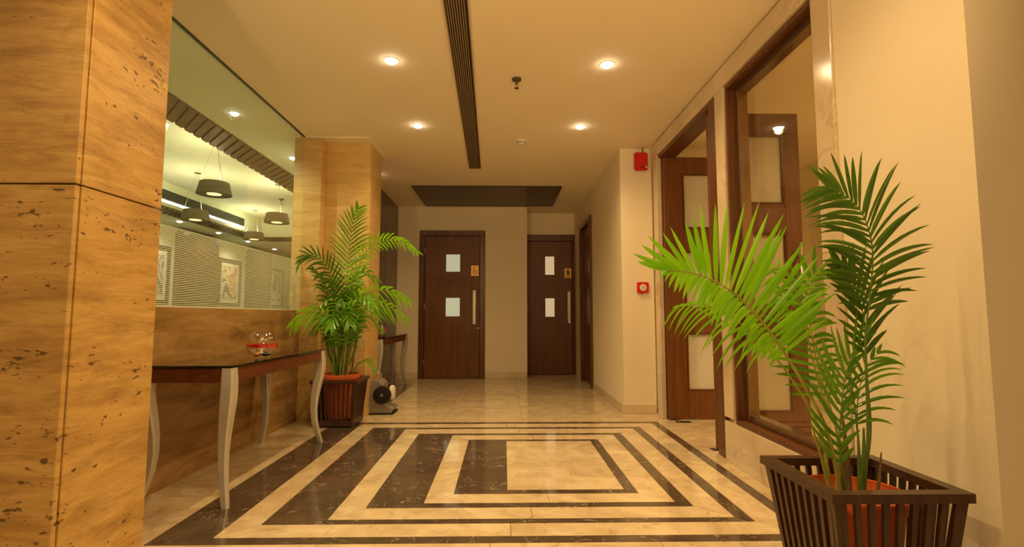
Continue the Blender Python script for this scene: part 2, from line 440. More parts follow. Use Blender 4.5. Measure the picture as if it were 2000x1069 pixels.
# ---- back walls
struct(box('wall_back', -2.2, -1.36, 8.28, 8.40, 0, CEIL, plaster))
struct(box('wall_back_centre', -0.295, 0.385, 8.28, 8.96, 0, CEIL, plaster))
struct(box('wall_back_over_door', -1.36, -0.295, 8.28, 8.40, 2.383, CEIL, plaster))
struct(box('wall_recess_over_door', 0.385, 1.24, 8.82, 8.96, 2.405, CEIL, plaster))
struct(box('light_block_door_one', -1.40, -0.29, 8.42, 8.5, -0.02, CEIL, plaster)); struct(box('light_block_door_two', 0.386, 1.42, 8.99, 9.06, -0.02, CEIL, plaster)); struct(box('light_block_side_door', 1.401, 1.5, 7.0, 8.98, -0.02, CEIL, plaster))  # unseen sheets added behind the doors to block stray world light
# ---- baseboards
def bb(name, *a): return struct(box(name, *a, cream_r, bevel=0.003))
bb('baseboard_right', 1.225, 1.2395, 5.3195, 7.08, 0.0005, 0.095)
bb('baseboard_alarm', 1.225, 1.56, 5.305, 5.3193, 0.0005, 0.095)
bb('baseboard_back', -0.29, 0.385, 8.266, 8.2795, 0.0005, 0.10)
bb('baseboard_back_left', -1.70, -1.37, 8.266, 8.2795, 0.0005, 0.10)
bb('baseboard_pier', 1.546, 1.5595, 1.63, 2.30, 0.0005, 0.03)

# ---- right marble surround (trim), pieces of stone
tr = sthing('trim_1', (XR, 3.7, 0), 'cream marble surround framing window and doorway')
box('marble_panel', XR-0.012, XR+0.03, 2.305, 2.445, 0.0005, 1.30, cream_r, tr, 0.002)
box('marble_panel', XR-0.012, XR+0.03, 2.305, 2.445, 1.302, 2.618, cream_r, tr, 0.002)
box('marble_panel', XR-0.012, XR+0.03, 2.305, 3.62, 2.62, CEIL-0.018, cream_r, tr, 0.002)
box('marble_panel', XR-0.012, XR+0.03, 3.622, 5.16, 2.62, CEIL-0.018, cream_r, tr, 0.002)
box('marble_panel', XR-0.012, XR+0.03, 5.045, 5.16, 0.0005, 0.42, cream_r, tr, 0.002)
box('marble_panel', XR-0.012, XR+0.03, 5.045, 5.16, 0.422, 2.618, cream_r, tr, 0.002)
box('marble_panel', XR-0.012, XR+0.03, 3.485, 3.625, 0.302, 2.618, cream_r, tr, 0.002)
box('marble_panel', XR-0.012, XR+0.03, 2.447, 3.0, 0.0005, 0.272, cream_r, tr, 0.002)
box('marble_panel', XR-0.012, XR+0.03, 3.002, 3.625, 0.0005, 0.272, cream_r, tr, 0.002)
struct(box('wall_window_base', XR+0.03, XR+0.18, 2.302, 3.625, 0, 0.272, plaster))
struct(box('wall_mid_pier', XR+0.03, XR+0.18, 3.56, 3.63, 0.272, 2.66, plaster))
struct(box('wall_far_jamb', XR+0.031, XR+0.18, 5.10, 5.32, 0, 2.66, plaster))

# ---- window_2: big fixed pane on the right
w2 = sthing('window_2', (XR+0.08, 2.96, 0.27), 'fixed clear window with wood and bronze frame behind the palm')
wy0, wy1, wz0, wz1 = 2.447, 3.484, 0.274, 2.619
fx0, fx1 = XR+0.004, XR+0.105
fr = MB().box(fx0, fx1, wy0, wy1, wz0, wz0+0.03)
fr.build('sill', wood_f, w2, bevel=0.003)
box('head', fx0, fx1, wy0, wy1, wz1-0.03, wz1, wood_f, w2, 0.003)
box('jamb', fx0, fx1, wy1-0.026, wy1, wz0+0.0305, wz1-0.0305, wood_f, w2, 0.003)
box('jamb', fx0, fx1, wy0, wy0+0.026, wz0+0.0305, wz1-0.0305, wood_f, w2, 0.003)
for (a, b_, c, d) in ((wy1-0.066, wy1-0.027, wz0+0.031, wz1-0.031), (wy0+0.027, wy0+0.066, wz0+0.031, wz1-0.031)):
    box('metal_stile', fx1-0.04, fx1+0.03, a, b_, c, d, bronze, w2, 0.003)
for (c, d) in ((wz0+0.031, wz0+0.075), (wz1-0.075, wz1-0.031)):
    box('metal_rail', fx1-0.04, fx1+0.03, wy0+0.0665, wy1-0.0665, c, d, bronze, w2, 0.003)
box('glass_pane', fx1-0.004, fx1+0.004, wy0+0.0667, wy1-0.0667, wz0+0.0755, wz1-0.0755, glass_w, w2)

# ---- doorway frame and the two open leaves
df = sthing('trim_2', (XR, 4.4, 0), 'dark wood doorway frame beside the window')
box('jamb', XR+0.0, XR+0.10, 3.632, 3.775, 0.0005, 2.615, wood_f, df, 0.004)
box('jamb', XR+0.03, XR+0.12, 5.03, 5.044, 0.0005, 2.615, wood_f, df, 0.003)
box('head', XR+0.0, XR+0.17, 3.777, 5.028, 2.585, 2.615, wood_f, df, 0.003)
def glazed_leaf(name, y, x0, x1, label, sgn):
    d = sthing(name, (x0, y, 0), label)
    t0, t1 = y, y+0.045
    zs = [(0.012, 0.28), (0.83, 1.075), (1.63, 1.86), (2.41, 2.58)]
    xa, xb = x0+0.185, x1-0.125
    box('stile', x0, xa-0.001, t0, t1, 0.012, 2.408, wood_d, d, 0.002)
    box('stile', xb+0.001, x1, t0, t1, 0.012, 2.408, wood_d, d, 0.002)
    box('top_rail', x0, x1, t0, t1, 2.4095, 2.58, wood_d, d, 0.002)
    for a, b_ in zs[:3]:
        box('rail', xa, xb, t0, t1, a, b_, wood_d, d, 0.002)
    for a, b_ in ((0.28, 0.83), (1.075, 1.63), (1.86, 2.408)):
        box('pane', xa, xb, t0+0.018, t1-0.018, a, b_, pane_f, d)
        g = MB()
        w = 0.014
        g.box(xa, xa+w, t0-0.002, t1+0.002, a, b_).box(xb-w, xb, t0-0.002, t1+0.002, a, b_)
        g.box(xa+w, xb-w, t0-0.002, t1+0.002, a, a+w).box(xa+w, xb-w, t0-0.002, t1+0.002, b_-w, b_)
        g.build('glazing_bead', wood_f, d)
    return d
glazed_leaf('door_4', 4.975, XR+0.035, 2.28, 'far open door leaf with three frosted panes', 1)
nl = glazed_leaf('door_5', 3.86, XR+0.035, 2.30, 'near open door leaf seen through the window', 1)
h = MB().tube([(2.245, 3.80, 0.95), (2.245, 3.80, 1.55)], 0.012, 10).tube([(2.245, 3.80, 1.05), (2.245, 3.86, 1.05)], 0.008, 8).tube([(2.245, 3.80, 1.45), (2.245, 3.86, 1.45)], 0.008, 8)
h.build('pull_handle', chrome, nl, smooth=True)
# floor springs of the swing doors
for (x, y, lab) in ((1.70, 4.90, 'dark square metal floor plate in front of the far door leaf'), (1.63, 3.90, 'dark square metal floor plate beside the near doorway post')):
    t = thing('floor_plate', lab, 'floor plate', (x, y, 0), 'floor plates of the double door')
    box('cover_plate', x-0.07, x+0.07, y-0.035, y+0.035, 0.0003, 0.004, black, t, 0.001)
    MB().lathe([(0.012, 0.0041), (0.012, 0.009), (0.006, 0.010)], (x-0.04, y, 0), 12).build('pivot', steel, t)

# room behind the right wall
struct(box('wall_side_room_back', 4.2, 4.3, 1.81, 6.2, 0, CEIL, plaster))
struct(box('wall_side_room_far', 1.576, 4.3, 6.1, 6.2, 0, CEIL, plaster))

# ---- doors at the back
def symbol_chair(parent, cx, y, cz, s):
    m = MB()
    arc = [(cx+math.cos(R(a))*0.032*s, y, cz-0.022*s+math.sin(R(a))*0.032*s) for a in range(120, 391, 15)]
    m.tube(arc, 0.005*s, 6)
    m.tube([(cx-0.012*s, y, cz+0.035*s), (cx-0.008*s, y, cz-0.004*s), (cx+0.022*s, y, cz-0.004*s), (cx+0.036*s, y, cz-0.036*s)], 0.006*s, 6)
    m.lathe([(0.0, -0.004), (0.011*s, -0.004), (0.011*s, 0.0), (0.0, 0.0)], (cx-0.014*s, y, cz+0.052*s), 12, 'Y')
    m.build('wheelchair_symbol', black, parent)
def symbol_man(parent, cx, y, cz, s):
    m = MB()
    m.lathe([(0.0, -0.004), (0.012*s, -0.004), (0.012*s, 0.0), (0.0, 0.0)], (cx, y, cz+0.056*s), 12, 'Y')
    m.box(cx-0.016*s, cx+0.016*s, y-0.004, y, cz-0.012*s, cz+0.04*s)
    m.tube([(cx-0.018*s, y-0.002, cz+0.036*s), (cx-0.033*s, y-0.002, cz-0.010*s)], 0.005*s, 6)
    m.tube([(cx+0.018*s, y-0.002, cz+0.036*s), (cx+0.033*s, y-0.002, cz-0.010*s)], 0.005*s, 6)
    m.tube([(cx-0.010*s, y-0.002, cz-0.010*s), (cx-0.018*s, y-0.002, cz-0.068*s)], 0.0065*s, 6)
    m.tube([(cx+0.010*s, y-0.002, cz-0.010*s), (cx+0.018*s, y-0.002, cz-0.068*s)], 0.0065*s, 6)
    m.build('man_symbol', black, parent)
def flush_door(name, x0, x1, zt, y, lx0, lx1, lz, holes, pane_m, sign, hand, sym, label):
    d = sthing(name, ((x0+x1)/2, y, 0), label)
    box('frame_post', x0, lx0-0.004, y-0.025, y+0.10, 0.0005, lz+0.004, wood_f, d, 0.006)
    box('frame_post', lx1+0.004, x1, y-0.025, y+0.10, 0.0005, lz+0.004, wood_f, d, 0.006)
    box('frame_head', x0, x1, y-0.025, y+0.10, lz+0.0045, zt, wood_f, d, 0.006)
    # leaf with two square openings, built of rails and stiles joined flush
    hx0, hx1 = holes[0][0], holes[0][1]
    m = MB(); ya, yb = y+0.012, y+0.055
    m.box(lx0, hx0, ya, yb, 0.008, lz).box(hx1, lx1, ya, yb, 0.008, lz)
    zz = 0.008
    for (_, _, a, b_) in sorted(holes, key=lambda q: q[2]):
        m.box(hx0, hx1, ya, yb, zz, a); zz = b_
    m.box(hx0, hx1, ya, yb, zz, lz)
    leaf = m.build('leaf', wood_d, d)
    for (_, _, a, b_) in holes:
        box('pane', hx0, hx1, ya+0.012, ya+0.022, a, b_, pane_m, d)
    sx, sz = sign
    pl = box('sign_plate', sx-0.062, sx+0.062, ya-0.008, ya-0.0005, sz-0.085, sz+0.085, brass, d, 0.002)
    (symbol_chair if sym == 'chair' else symbol_man)(pl, sx, ya-0.0085, sz, 1.0)
    hx, h0, h1 = hand
    hm = MB().box(hx-0.026, hx+0.026, ya-0.048, ya-0.036, h0, h1)
    hd = hm.build('pull_handle', steel, d, bevel=0.003)
    for zz in (h0+0.06, h1-0.06):
        MB().lathe([(0.009, -0.036), (0.009, -0.0005)], (hx, ya, zz), 8, 'Y').build('stand_off', steel, hd)
    for zz in (0.25, 1.15, 2.05):
        MB().lathe([(0.008, zz-0.05), (0.008, zz+0.05)], (lx0-0.002, ya-0.008, 0), 8).build('hinge', steel, d)
    return d
d1 = flush_door('door_1', -1.360, -0.296, 2.382, 8.28, -1.268, -0.386, 2.29,
           [(-0.93, -0.703, 0.99, 1.288), (-0.93, -0.703, 1.712, 1.995)], pane_w, (-0.463, 1.728), (-0.467, 0.862, 1.412), 'chair',
           'wooden washroom door with wheelchair sign and two pale panes')
MB().lathe([(0.013, -0.012), (0.013, 0.0)], (-0.40, 8.288, 0.80), 10, 'Y').build('lock', steel, d1)
flush_door('door_2', 0.387, 1.239, 2.404, 8.82, 0.425, 1.185, 2.288,
           [(0.725, 0.883, 0.982, 1.30), (0.725, 0.883, 1.707, 2.027)], pane_y, (1.12, 1.735), (1.128, 0.868, 1.414), 'man',
           'recessed wooden washroom door with a man sign and warm panes')
# side door, seen almost edge-on
d3 = sthing('door_3', (1.24, 7.6, 0), 'dark side door in the right corridor wall')
box('frame_post', 1.205, 1.38, 7.102, 7.17, 0.0005, 2.345, wood_f, d3, 0.005)
box('frame_post', 1.205, 1.38, 7.99, 8.058, 0.0005, 2.345, wood_f, d3, 0.005)
box('frame_head', 1.205, 1.38, 7.102, 8.058, 2.3455, 2.418, wood_f, d3, 0.005)
box('leaf', 1.262, 1.305, 7.174, 7.986, 0.008, 2.34, wood_d, d3, 0.003)
hd = box('pull_handle', 1.214, 1.226, 7.30, 7.352, 0.87, 1.41, steel, d3, 0.003)
for zz in (0.93, 1.35): MB().lathe([(0.009, -0.036), (0.009, 0.0)], (1.262, 7.326, zz), 8, 'X').build('stand_off', steel, hd)
pl = box('sign_plate', 1.2535, 1.2615, 7.40, 7.52, 1.65, 1.82, brass, d3, 0.002)

# ---- left: travertine dado under the glass partition
wl = sthing('wall_left', (XL, 3.6, 0), 'brown banded stone dado below the glass partition')
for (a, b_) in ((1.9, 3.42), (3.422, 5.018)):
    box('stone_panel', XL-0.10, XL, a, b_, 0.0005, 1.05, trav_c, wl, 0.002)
g1 = sthing('window_1', (XL, 3.6, 1.05), 'large clear glass partition with a striped frosted band')
box('glass_pane', XL-0.016, XL-0.004, 1.9, 5.0165, 1.0553, CEIL-0.0072, glass_g, g1)
fs = MB()
n = 44
for k in range(n):
    z = 1.0565 + k*(1.535-1.0565)/n
    fs.box(XL-0.0036, XL-0.0030, 1.9, 5.0165, z, z+0.0055)
o = fs.build('frosted_stripes', frost, g1); o['kind'] = 'stuff'
box('head_channel', XL-0.02, XL+0.002, 1.9, 5.0165, CEIL-0.007, CEIL-0.0005, black, g1)
box('edge_trim', XL-0.02, XL-0.0005, 1.9, 5.0165, 1.0502, 1.0552, white_p, g1)

# ---- columns, clad in stone slabs
def clad_column(name, x0, x1, y0, y1, joints, mat, label, t=0.022):
    c = sthing(name, ((x0+x1)/2, (y0+y1)/2, 0), label)
    box('core', x0+t, x1-t, y0+t, y1-t, 0.0005, CEIL-0.002, dark_gap, c)
    z = [0.0005] + joints + [CEIL-0.002]
    for a, b_ in zip(z, z[1:]):
        a2, b2 = a+(0.003 if a > 0.1 else 0), b_-(0.003 if b_ < 2.7 else 0)
        box('stone_slab', x0, x1-0.004, y0, y0+t-0.001, a2, b2, mat, c, 0.002)
        box('stone_slab', x1-t+0.001, x1, y0+t+0.003, y1, a2, b2, mat, c, 0.002)
    return c
clad_column('wall_left_pillar', -3.4, -1.53, 1.83, 2.285, [1.472], trav_a, 'large pitted travertine pillar at the left foreground')
pil = sthing('wall_left_pilaster', (-1.94, 5.1, 0), 'slim travertine pilaster where the glass ends')
box('stone_slab', -2.08, -1.81, 5.02, 5.15, 0.0005, CEIL-0.012, trav_b, pil, 0.002)
clad_column('wall_left_far_pillar', -1.84, -1.36, 5.152, 5.62, [], trav_b, 'honey travertine pillar behind the left palm')
struct(box('trim_3', -2.08, -1.345, 5.005, 5.635, CEIL-0.010, CEIL-0.0005, ceil_m))
# dark timber panelled wall beyond the far pillar
pw = sthing('wall_left_back', (-1.72, 7, 0), 'dark polished timber panel wall at the corridor end')
for k in range(3):
    a = 5.64 + k*0.88
    box('timber_panel', -1.78, -1.715, a+0.002, a+0.876, 0.0005, CEIL-0.002, wood_w, pw, 0.002)

# ================================================================== LOUNGE BEHIND THE GLASS
struct(ceil_box('ceiling_lounge_near', -2.67, XL-0.0125, 1.5, 18.4, m=room_paint))
struct(ceil_box('ceiling_lounge_far', -6.8, -5.90, 1.5, 18.4, m=room_paint))
struct(ceil_box('ceiling_lounge_end', -5.90, -2.67, 12.2, 18.4, m=room_paint))
struct(ceil_box('ceiling_lounge_front', -5.90, -2.67, 1.2, 1.5, m=room_paint))
struct(box('ceiling_coffer', -5.60, -3.0, 1.5, 12.0, 3.20, 3.30, room_paint))
struct(box('wall_coffer_near', -3.03, -2.98, 1.5, 12.0, CEIL+0.021, 3.20, room_paint))
struct(box('wall_coffer_far', -5.60, -5.55, 1.5, 12.0, CEIL+0.021, 3.20, room_paint))
struct(box('wall_coffer_end', -5.55, -3.03, 11.72, 11.77, CEIL+0.021, 3.20, room_paint))
struct(box('wall_lounge', -6.8, -6.62, 1.5, 18.4, 0, CEIL, room_paint))
struct(box('wall_lounge_end', -6.62, XL-0.2, 18.4, 18.5, 0, CEIL, room_paint))
struct(box('wall_lounge_near', XL-0.095, XL-0.02, 5.16, 18.4, 0, CEIL, room_paint))
struct(box('wall_lounge_front', -6.62, -3.4, 1.4, 1.5, 0, CEIL, room_paint))
def ribbed(name, x0, x1, y0, y1, n, label, slope):
    t = sthing(name, ((x0+x1)/2, (y0+y1)/2, CEIL), label)
    box('backing_board', x0, x1, y0, y1, CEIL-0.006, CEIL+0.02, wood_r, t)
    p = (y1-y0)/n
    for k in range(n):
        a = y0+k*p
        sh = slope*(x1-x0)
        pts = [(x0, a), (x1, a-sh), (x1, a-sh+p*0.72), (x0, a+p*0.72)]
        pts = [(x, min(max(y, y0), y1)) for x, y in pts]
        if pts[1][1] >= pts[2][1]-1e-4: continue
        MB().prism(pts, CEIL-0.020, CEIL-0.0065).build('slat', wood_r, t)
ribbed('trim_4', -3.03, -2.672, 2.2, 9.0, 50, 'brown ribbed timber band along the lounge ceiling', 1.05)
ribbed('trim_5', -5.90, -5.552, 6.6, 12.2, 40, 'brown ribbed timber band at the far side of the lounge', 0.7)
struct(box('trim_6', -5.55, -3.03, 11.78, 12.19, CEIL-0.02, CEIL+0.02, wood_c))
# air slot and cove light on the far coffer face
vt = thing('air_slot', 'grey air slot on the far coffer side above cove light', 'air vent', (-5.55, 9.0, 2.97))
box('frame', -5.549, -5.53, 7.0, 10.9, 2.90, 3.06, grey_strip, vt, 0.002)
for k in range(4): box('slat', -5.5295, -5.52, 7.02, 10.88, 2.915+k*0.036, 2.935+k*0.036, black, vt)
cv = thing('cove_light', 'long white cove light strip under the grey air slot', 'cove light', (-5.54, 9.0, 2.85))
box('housing', -5.549, -5.52, 6.0, 10.9, 2.825, 2.845, white_p, cv)
box('light_strip', -5.549, -5.525, 6.0, 10.9, 2.8455, 2.885, cove_e, cv)
# pendant lamps
def pendant(x, y, z, label):
    t = thing('pendant_lamp', label, 'pendant lamp', (x, y, 3.2), 'drum pendant lamps in the lounge')
    r0, r1, h = 0.20, 0.165, 0.155
    MB().lathe([(r0, 0), (r1, h), (r1-0.006, h), (r0-0.006, 0.0)], (x, y, z), 32, close=True).build('shade', shade_m, t, smooth=True)
    MB().lathe([(0.0835, 0.010), (r0-0.008, 0.010), (r0-0.008, 0.014), (0.0835, 0.014)], (x, y, z), 32, close=True).build('diffuser_ring', shade_m, t, smooth=True)
    MB().lathe([(0, 0.004), (0.083, 0.006), (0.083, 0.013), (0, 0.013)], (x, y, z), 24).build('diffuser', lamp_y, t)
    MB().lathe([(0.05, -0.03), (0.05, 0.0)], (x, y, 3.199), 20).build('canopy', chrome, t, smooth=True)
    for a in (90, 210, 330):
        c, s_ = math.cos(R(a)), math.sin(R(a))
        MB().tube([(x+c*0.155, y+s_*0.155, z+h), (x+c*0.012, y+s_*0.012, 3.17)], 0.0022, 5).build('wire', steel, t)
pendant(-3.60, 6.33, 2.50, 'grey drum pendant nearest the glass, largest of the four')
pendant(-4.67, 7.75, 2.44, 'grey drum pendant low beside the pillar edge, in front of cove light')
pendant(-3.75, 8.44, 2.53, 'grey drum pendant beside the slim travertine pilaster')
pendant(-5.14, 10.55, 2.56, 'smallest and farthest grey drum pendant above the pictures')

# pictures and dark piers on the lounge wall
for (a, b_) in ((10.35, 11.65), (13.2, 14.3), (7.6, 8.9)):
    struct(box('wall_lounge_pier', -6.619, -6.45, a, b_, 0, 2.70, wood_w), 'dark timber pier on the far lounge wall')
def art_mat(name, cols, scale, seed):
    m, nt, N, L, b = new_mat(name)
    g = N.new('ShaderNodeNewGeometry'); mp = N.new('ShaderNodeMapping'); mp.inputs['Location'].default_value = (seed, seed*2, seed)
    L.new(g.outputs['Position'], mp.inputs['Vector'])
    v = N.new('ShaderNodeTexNoise'); v.inputs['Scale'].default_value = scale; v.inputs['Detail'].default_value = 2; v.inputs['Distortion'].default_value = 1.5
    L.new(mp.outputs['Vector'], v.inputs['Vector'])
    rp = N.new('ShaderNodeValToRGB'); rp.color_ramp.interpolation = 'CONSTANT'
    e = rp.color_ramp.elements
    e[0].color = cols[0] + (1,); e[1].position = 0.42; e[1].color = cols[1] + (1,)
    for p, c in zip((0.5, 0.58), cols[2:]):
        k = e.new(p); k.color = c + (1,)
    L.new(v.outputs['Fac'], rp.inputs['Fac']); L.new(rp.outputs['Color'], b.inputs['Base Color'])
    return m
art1 = art_mat('art_print', ((0.05, 0.05, 0.06), (0.75, 0.62, 0.40), (0.62, 0.20, 0.12), (0.70, 0.55, 0.25)), 1.9, 3.1)
art2 = art_mat('art_print_grey', ((0.10, 0.12, 0.13), (0.30, 0.30, 0.28), (0.80, 0.74, 0.66), (0.5, 0.42, 0.4)), 1.6, 8.4)
art3 = art_mat('art_print_blue', ((0.08, 0.10, 0.16), (0.45, 0.30, 0.28), (0.65, 0.55, 0.5), (0.2, 0.2, 0.3)), 1.8, 5.7)
def picture(y0, y1, z0, z1, m, label):
    t = thing('framed_picture', label, 'picture', (-6.62, (y0+y1)/2, z0), 'framed pictures on the lounge wall')
    w = 0.085; x0, x1 = -6.619, -6.585
    box('frame_side', x0, x1, y0, y0+w, z0, z1, black, t); box('frame_side', x0, x1, y1-w, y1, z0, z1, black, t)
    box('frame_rail', x0, x1, y0+w+.0005, y1-w-.0005, z0, z0+w, black, t); box('frame_rail', x0, x1, y0+w+.0005, y1-w-.0005, z1-w, z1, black, t)
    box('mount', x0, x0+0.012, y0+w+.001, y1-w-.001, z0+w+.001, z1-w-.001, white_p, t)
    box('print', x0+0.0125, x0+0.016, y0+w+0.09, y1-w-0.09, z0+w+0.1, z1-w-0.1, m, t)
picture(11.95, 12.95, 1.22, 2.36, art1, 'framed abstract print in cream, ochre and red between dark piers')
picture(14.55, 15.45, 1.22, 2.36, art2, 'framed grey print with a pale figure, nearest the pilaster')
picture(9.45, 10.2, 1.22, 2.36, art3, 'framed bluish print beside the left pillar edge')

# ================================================================== CEILING FITTINGS
def downlight(x, y, label, r=0.04, energy=SPOT_W, col=WARM, em=None, z=CEIL, size=150, group='recessed downlights of the corridor', lamp=True):
    t = thing('downlight', label, 'downlight', (x, y, z), group)
    MB().lathe([(r, -0.003), (r+0.011, -0.003), (r+0.011, -0.0003), (r, -0.0003)], (x, y, z), 28, close=True).build('trim_ring', white_p, t, smooth=True)
    MB().lathe([(0.0, -0.026), (r*0.5, -0.0225), (r*0.86, -0.013), (r-0.0006, -0.0004), (0, -0.0004)], (x, y, z), 24).build('lens', em or lamp_e, t, smooth=True)
    if lamp:
        ld = bpy.data.lights.new('lamp_light', 'SPOT'); ld.energy = energy; ld.color = col
        ld.spot_size = R(size); ld.spot_blend = 0.9; ld.shadow_soft_size = 0.03
        lo = bpy.data.objects.new('lamp_light', ld); lo.location = (x, y, z-0.035); link(lo, t)
    return t
downlight(-0.787, 3.46, 'recessed corridor downlight nearest the glass, left of the ceiling grille')
downlight(0.735, 3.49, 'recessed corridor downlight at right of the sprinkler')
downlight(-0.804, 4.685, 'recessed corridor downlight nearest the far travertine pillar')
downlight(0.721, 4.685, 'recessed corridor downlight nearest the red alarm')
# the same row of downlights goes on above and behind the viewer
for y, w_ in ((1.72, 'just before the viewer'), (0.50, 'right above the viewer')):
    for x, s_ in ((-0.78, 'left'), (0.74, 'right')):
        downlight(x, y, 'recessed corridor downlight out of view %s, %s row' % (w_, s_), group='recessed downlights overhead', energy=50)
downlight(-2.45, 0.55, 'added lobby downlight, unseen, lighting the front of the large pillar', group='recessed downlights overhead', energy=42)  # unseen lamp added to brighten the pillar's front face
downlight(-1.62, 6.35, 'recessed downlight hidden behind the far travertine pillar', group='recessed downlights behind the pillar', energy=45)
for (x, y, w_) in ((2.75, 2.7, 'near'), (3.6, 3.7, 'far')):  # hidden lamps added to brighten the side room
    downlight(x, y, 'added unseen downlight at the %s end of the room beyond the window' % w_, group='added downlights of the side room', energy=120)
# unseen uplighters added behind the viewer to brighten the ceiling
for (x, y, w_) in ((-1.25, -0.55, 'left'), (1.25, -0.55, 'right')):
    t = thing('added_uplighter', 'added uplighter, unseen behind the viewer, %s of the pair' % w_, 'added lamp', (x, y, 0), 'added uplighters')
    MB().lathe([(0.15, 0.0005), (0.15, 0.02), (0.03, 0.035)], (x, y, 0), 24).build('base', steel, t, smooth=True)
    MB().tube([(x, y, 0.03), (x, y, 1.60)], 0.014, 10).build('pole', steel, t, smooth=True)
    MB().lathe([(0.02, 1.60), (0.14, 1.66), (0.19, 1.74), (0.182, 1.742), (0.134, 1.668), (0.0, 1.612)], (x, y, 0), 28).build('bowl_shade', steel, t, smooth=True)
    MB().lathe([(0.0, 1.63), (0.03, 1.65), (0.03, 1.70), (0.0, 1.73)], (x, y, 0), 14).build('bulb', lamp_e, t, smooth=True)
    ld = bpy.data.lights.new('lamp_light', 'SPOT'); ld.energy = UP_W; ld.color = WARM; ld.spot_size = R(75); ld.spot_blend = 0.9; ld.shadow_soft_size = 0.12
    lo = bpy.data.objects.new('lamp_light', ld); lo.location = (x, y, 1.78)
    lo.rotation_euler = (Vector((-x*0.5, 4.2, 2.9))-Vector((x, y, 1.78))).to_track_quat('-Z', 'Y').to_euler()
    COL.objects.link(lo)
# lounge downlights
LW = (1.0, 0.90, 0.62)
for (x, y, lab) in ((-2.37, 4.42, 'lounge downlight just behind the glass, larger of two'), (-2.38, 5.70, 'lounge downlight just behind the glass near the pilaster')):
    downlight(x, y, lab, 0.035, 60, LW, lamp_w, group='lounge downlights behind the glass')
for (y, lab) in ((9.67, 'lounge downlight in the far ceiling, first from the left pillar'), (11.0, 'lounge downlight in the far ceiling, second from the left pillar'),
                 (12.27, 'lounge downlight beside the smallest pendant lamp'), (13.7, 'lounge downlight in the far ceiling nearest the pilaster')):
    downlight(-6.12, y, lab, 0.05, 60, LW, lamp_w, group='lounge downlights along the picture wall')
for (x, y, w_) in ((-2.36, 3.0, 'large pillar'), (-2.36, 7.2, 'slim pilaster'), (-2.36, 9.0, 'timber wall')):  # extra lamps added out of view to lift the lounge light
    downlight(x, y, 'added lounge downlight, unseen behind the %s' % w_, 0.035, 60, LW, lamp_w, group='added lounge downlights out of view')
downlight(-3.3, 5.05, 'lounge downlight in the raised ceiling beside the ribbed band', 0.05, 30, LW, lamp_w, z=3.2, group='lounge downlights in the raised ceiling')
# lounge ambience: bulbs inside the pendants and the cove tube
for (x, y, z) in ((-3.60, 6.33, 2.62), (-4.67, 7.75, 2.56), (-3.75, 8.44, 2.65), (-5.14, 10.55, 2.68)):
    ld = bpy.data.lights.new('pendant_bulb', 'POINT'); ld.energy = 20; ld.color = (1.0, 0.88, 0.55); ld.shadow_soft_size = 0.05
    lo = bpy.data.objects.new('pendant_bulb', ld); lo.location = (x, y, z); COL.objects.link(lo)

def sprinkler(x, y, z, label, s=1.0):
    t = thing('fire_sprinkler', label, 'sprinkler', (x, y, z), 'fire sprinklers')
    MB().lathe([(0.018*s, -0.020*s), (0.034*s, -0.014*s), (0.036*s, -0.0003)], (x, y, z), 24).build('escutcheon', dark_bz, t, smooth=True)
    m = MB().tube([(x, y, z-0.018*s), (x, y, z-0.045*s)], 0.009*s, 10)
    m.build('body', dark_bz, t)
    for sg in (-1, 1): MB().tube([(x+sg*0.008*s, y, z-0.044*s), (x+sg*0.012*s, y, z-0.058*s), (x+sg*0.004*s, y, z-0.072*s)], 0.0028*s, 6).build('arm', dark_bz, t)
    MB().lathe([(0.0, -0.078*s), (0.016*s, -0.077*s), (0.016*s, -0.073*s), (0, -0.072*s)], (x, y, z), 18).build('deflector', dark_bz, t)
sprinkler(0.098, 3.72, CEIL, 'dark ceiling sprinkler between the downlights')
sprinkler(-3.55, 5.4, 3.2, 'lounge sprinkler in the raised ceiling above the largest pendant', 1.3)
sprinkler(-4.2, 9.6, 3.2, 'lounge sprinkler in the raised ceiling near the pilaster', 1.3)
t = thing('smoke_detector', 'round white smoke detector on the ceiling', 'smoke detector', (0.18, 5.09, CEIL))
MB().lathe([(0.050, -0.0003), (0.052, -0.012), (0.048, -0.020)], (0.18, 5.09, CEIL), 28).build('base', white_p, t, smooth=True)
MB().lathe([(0.034, -0.0205), (0.036, -0.028), (0.026, -0.040), (0.0, -0.042)], (0.18, 5.09, CEIL), 28).build('sensor_cap', white_p, t, smooth=True)
MB().lathe([(0.0362, -0.0235), (0.0372, -0.0235), (0.0372, -0.027), (0.0362, -0.027)], (0.18, 5.09, CEIL), 28, close=True).build('vent_slot', black, t)
# linear air grille
g = thing('ceiling_grille', 'long dark linear air grille in the ceiling', 'air grille', (-0.3, 4.0, CEIL))
ya, yb = 0.6, 6.061
def gx(y, u): return -0.2265 - 0.02121*(y-0.6) + u
def gbar(name, u0, u1, z0, z1, m, y0=ya, y1=yb):
    MB().hexa([(gx(y0,u0), y0, z0), (gx(y0,u1), y0, z0), (gx(y1,u1), y1, z0), (gx(y1,u0), y1, z0)],
              [(gx(y0,u0), y0, z1), (gx(y0,u1), y0, z1), (gx(y1,u1), y1, z1), (gx(y1,u0), y1, z1)]).build(name, m, g)
gbar('dark_plenum', -0.066, 0.066, CEIL-0.002, CEIL-0.0004, black)
gbar('frame_side', -0.071, -0.0645, CEIL-0.012, CEIL-0.0021, vent_m)
gbar('frame_side', 0.0645, 0.071, CEIL-0.012, CEIL-0.0021, vent_m)
gbar('frame_end', -0.0640, 0.0640, CEIL-0.012, CEIL-0.0021, vent_m, yb-0.008, yb)
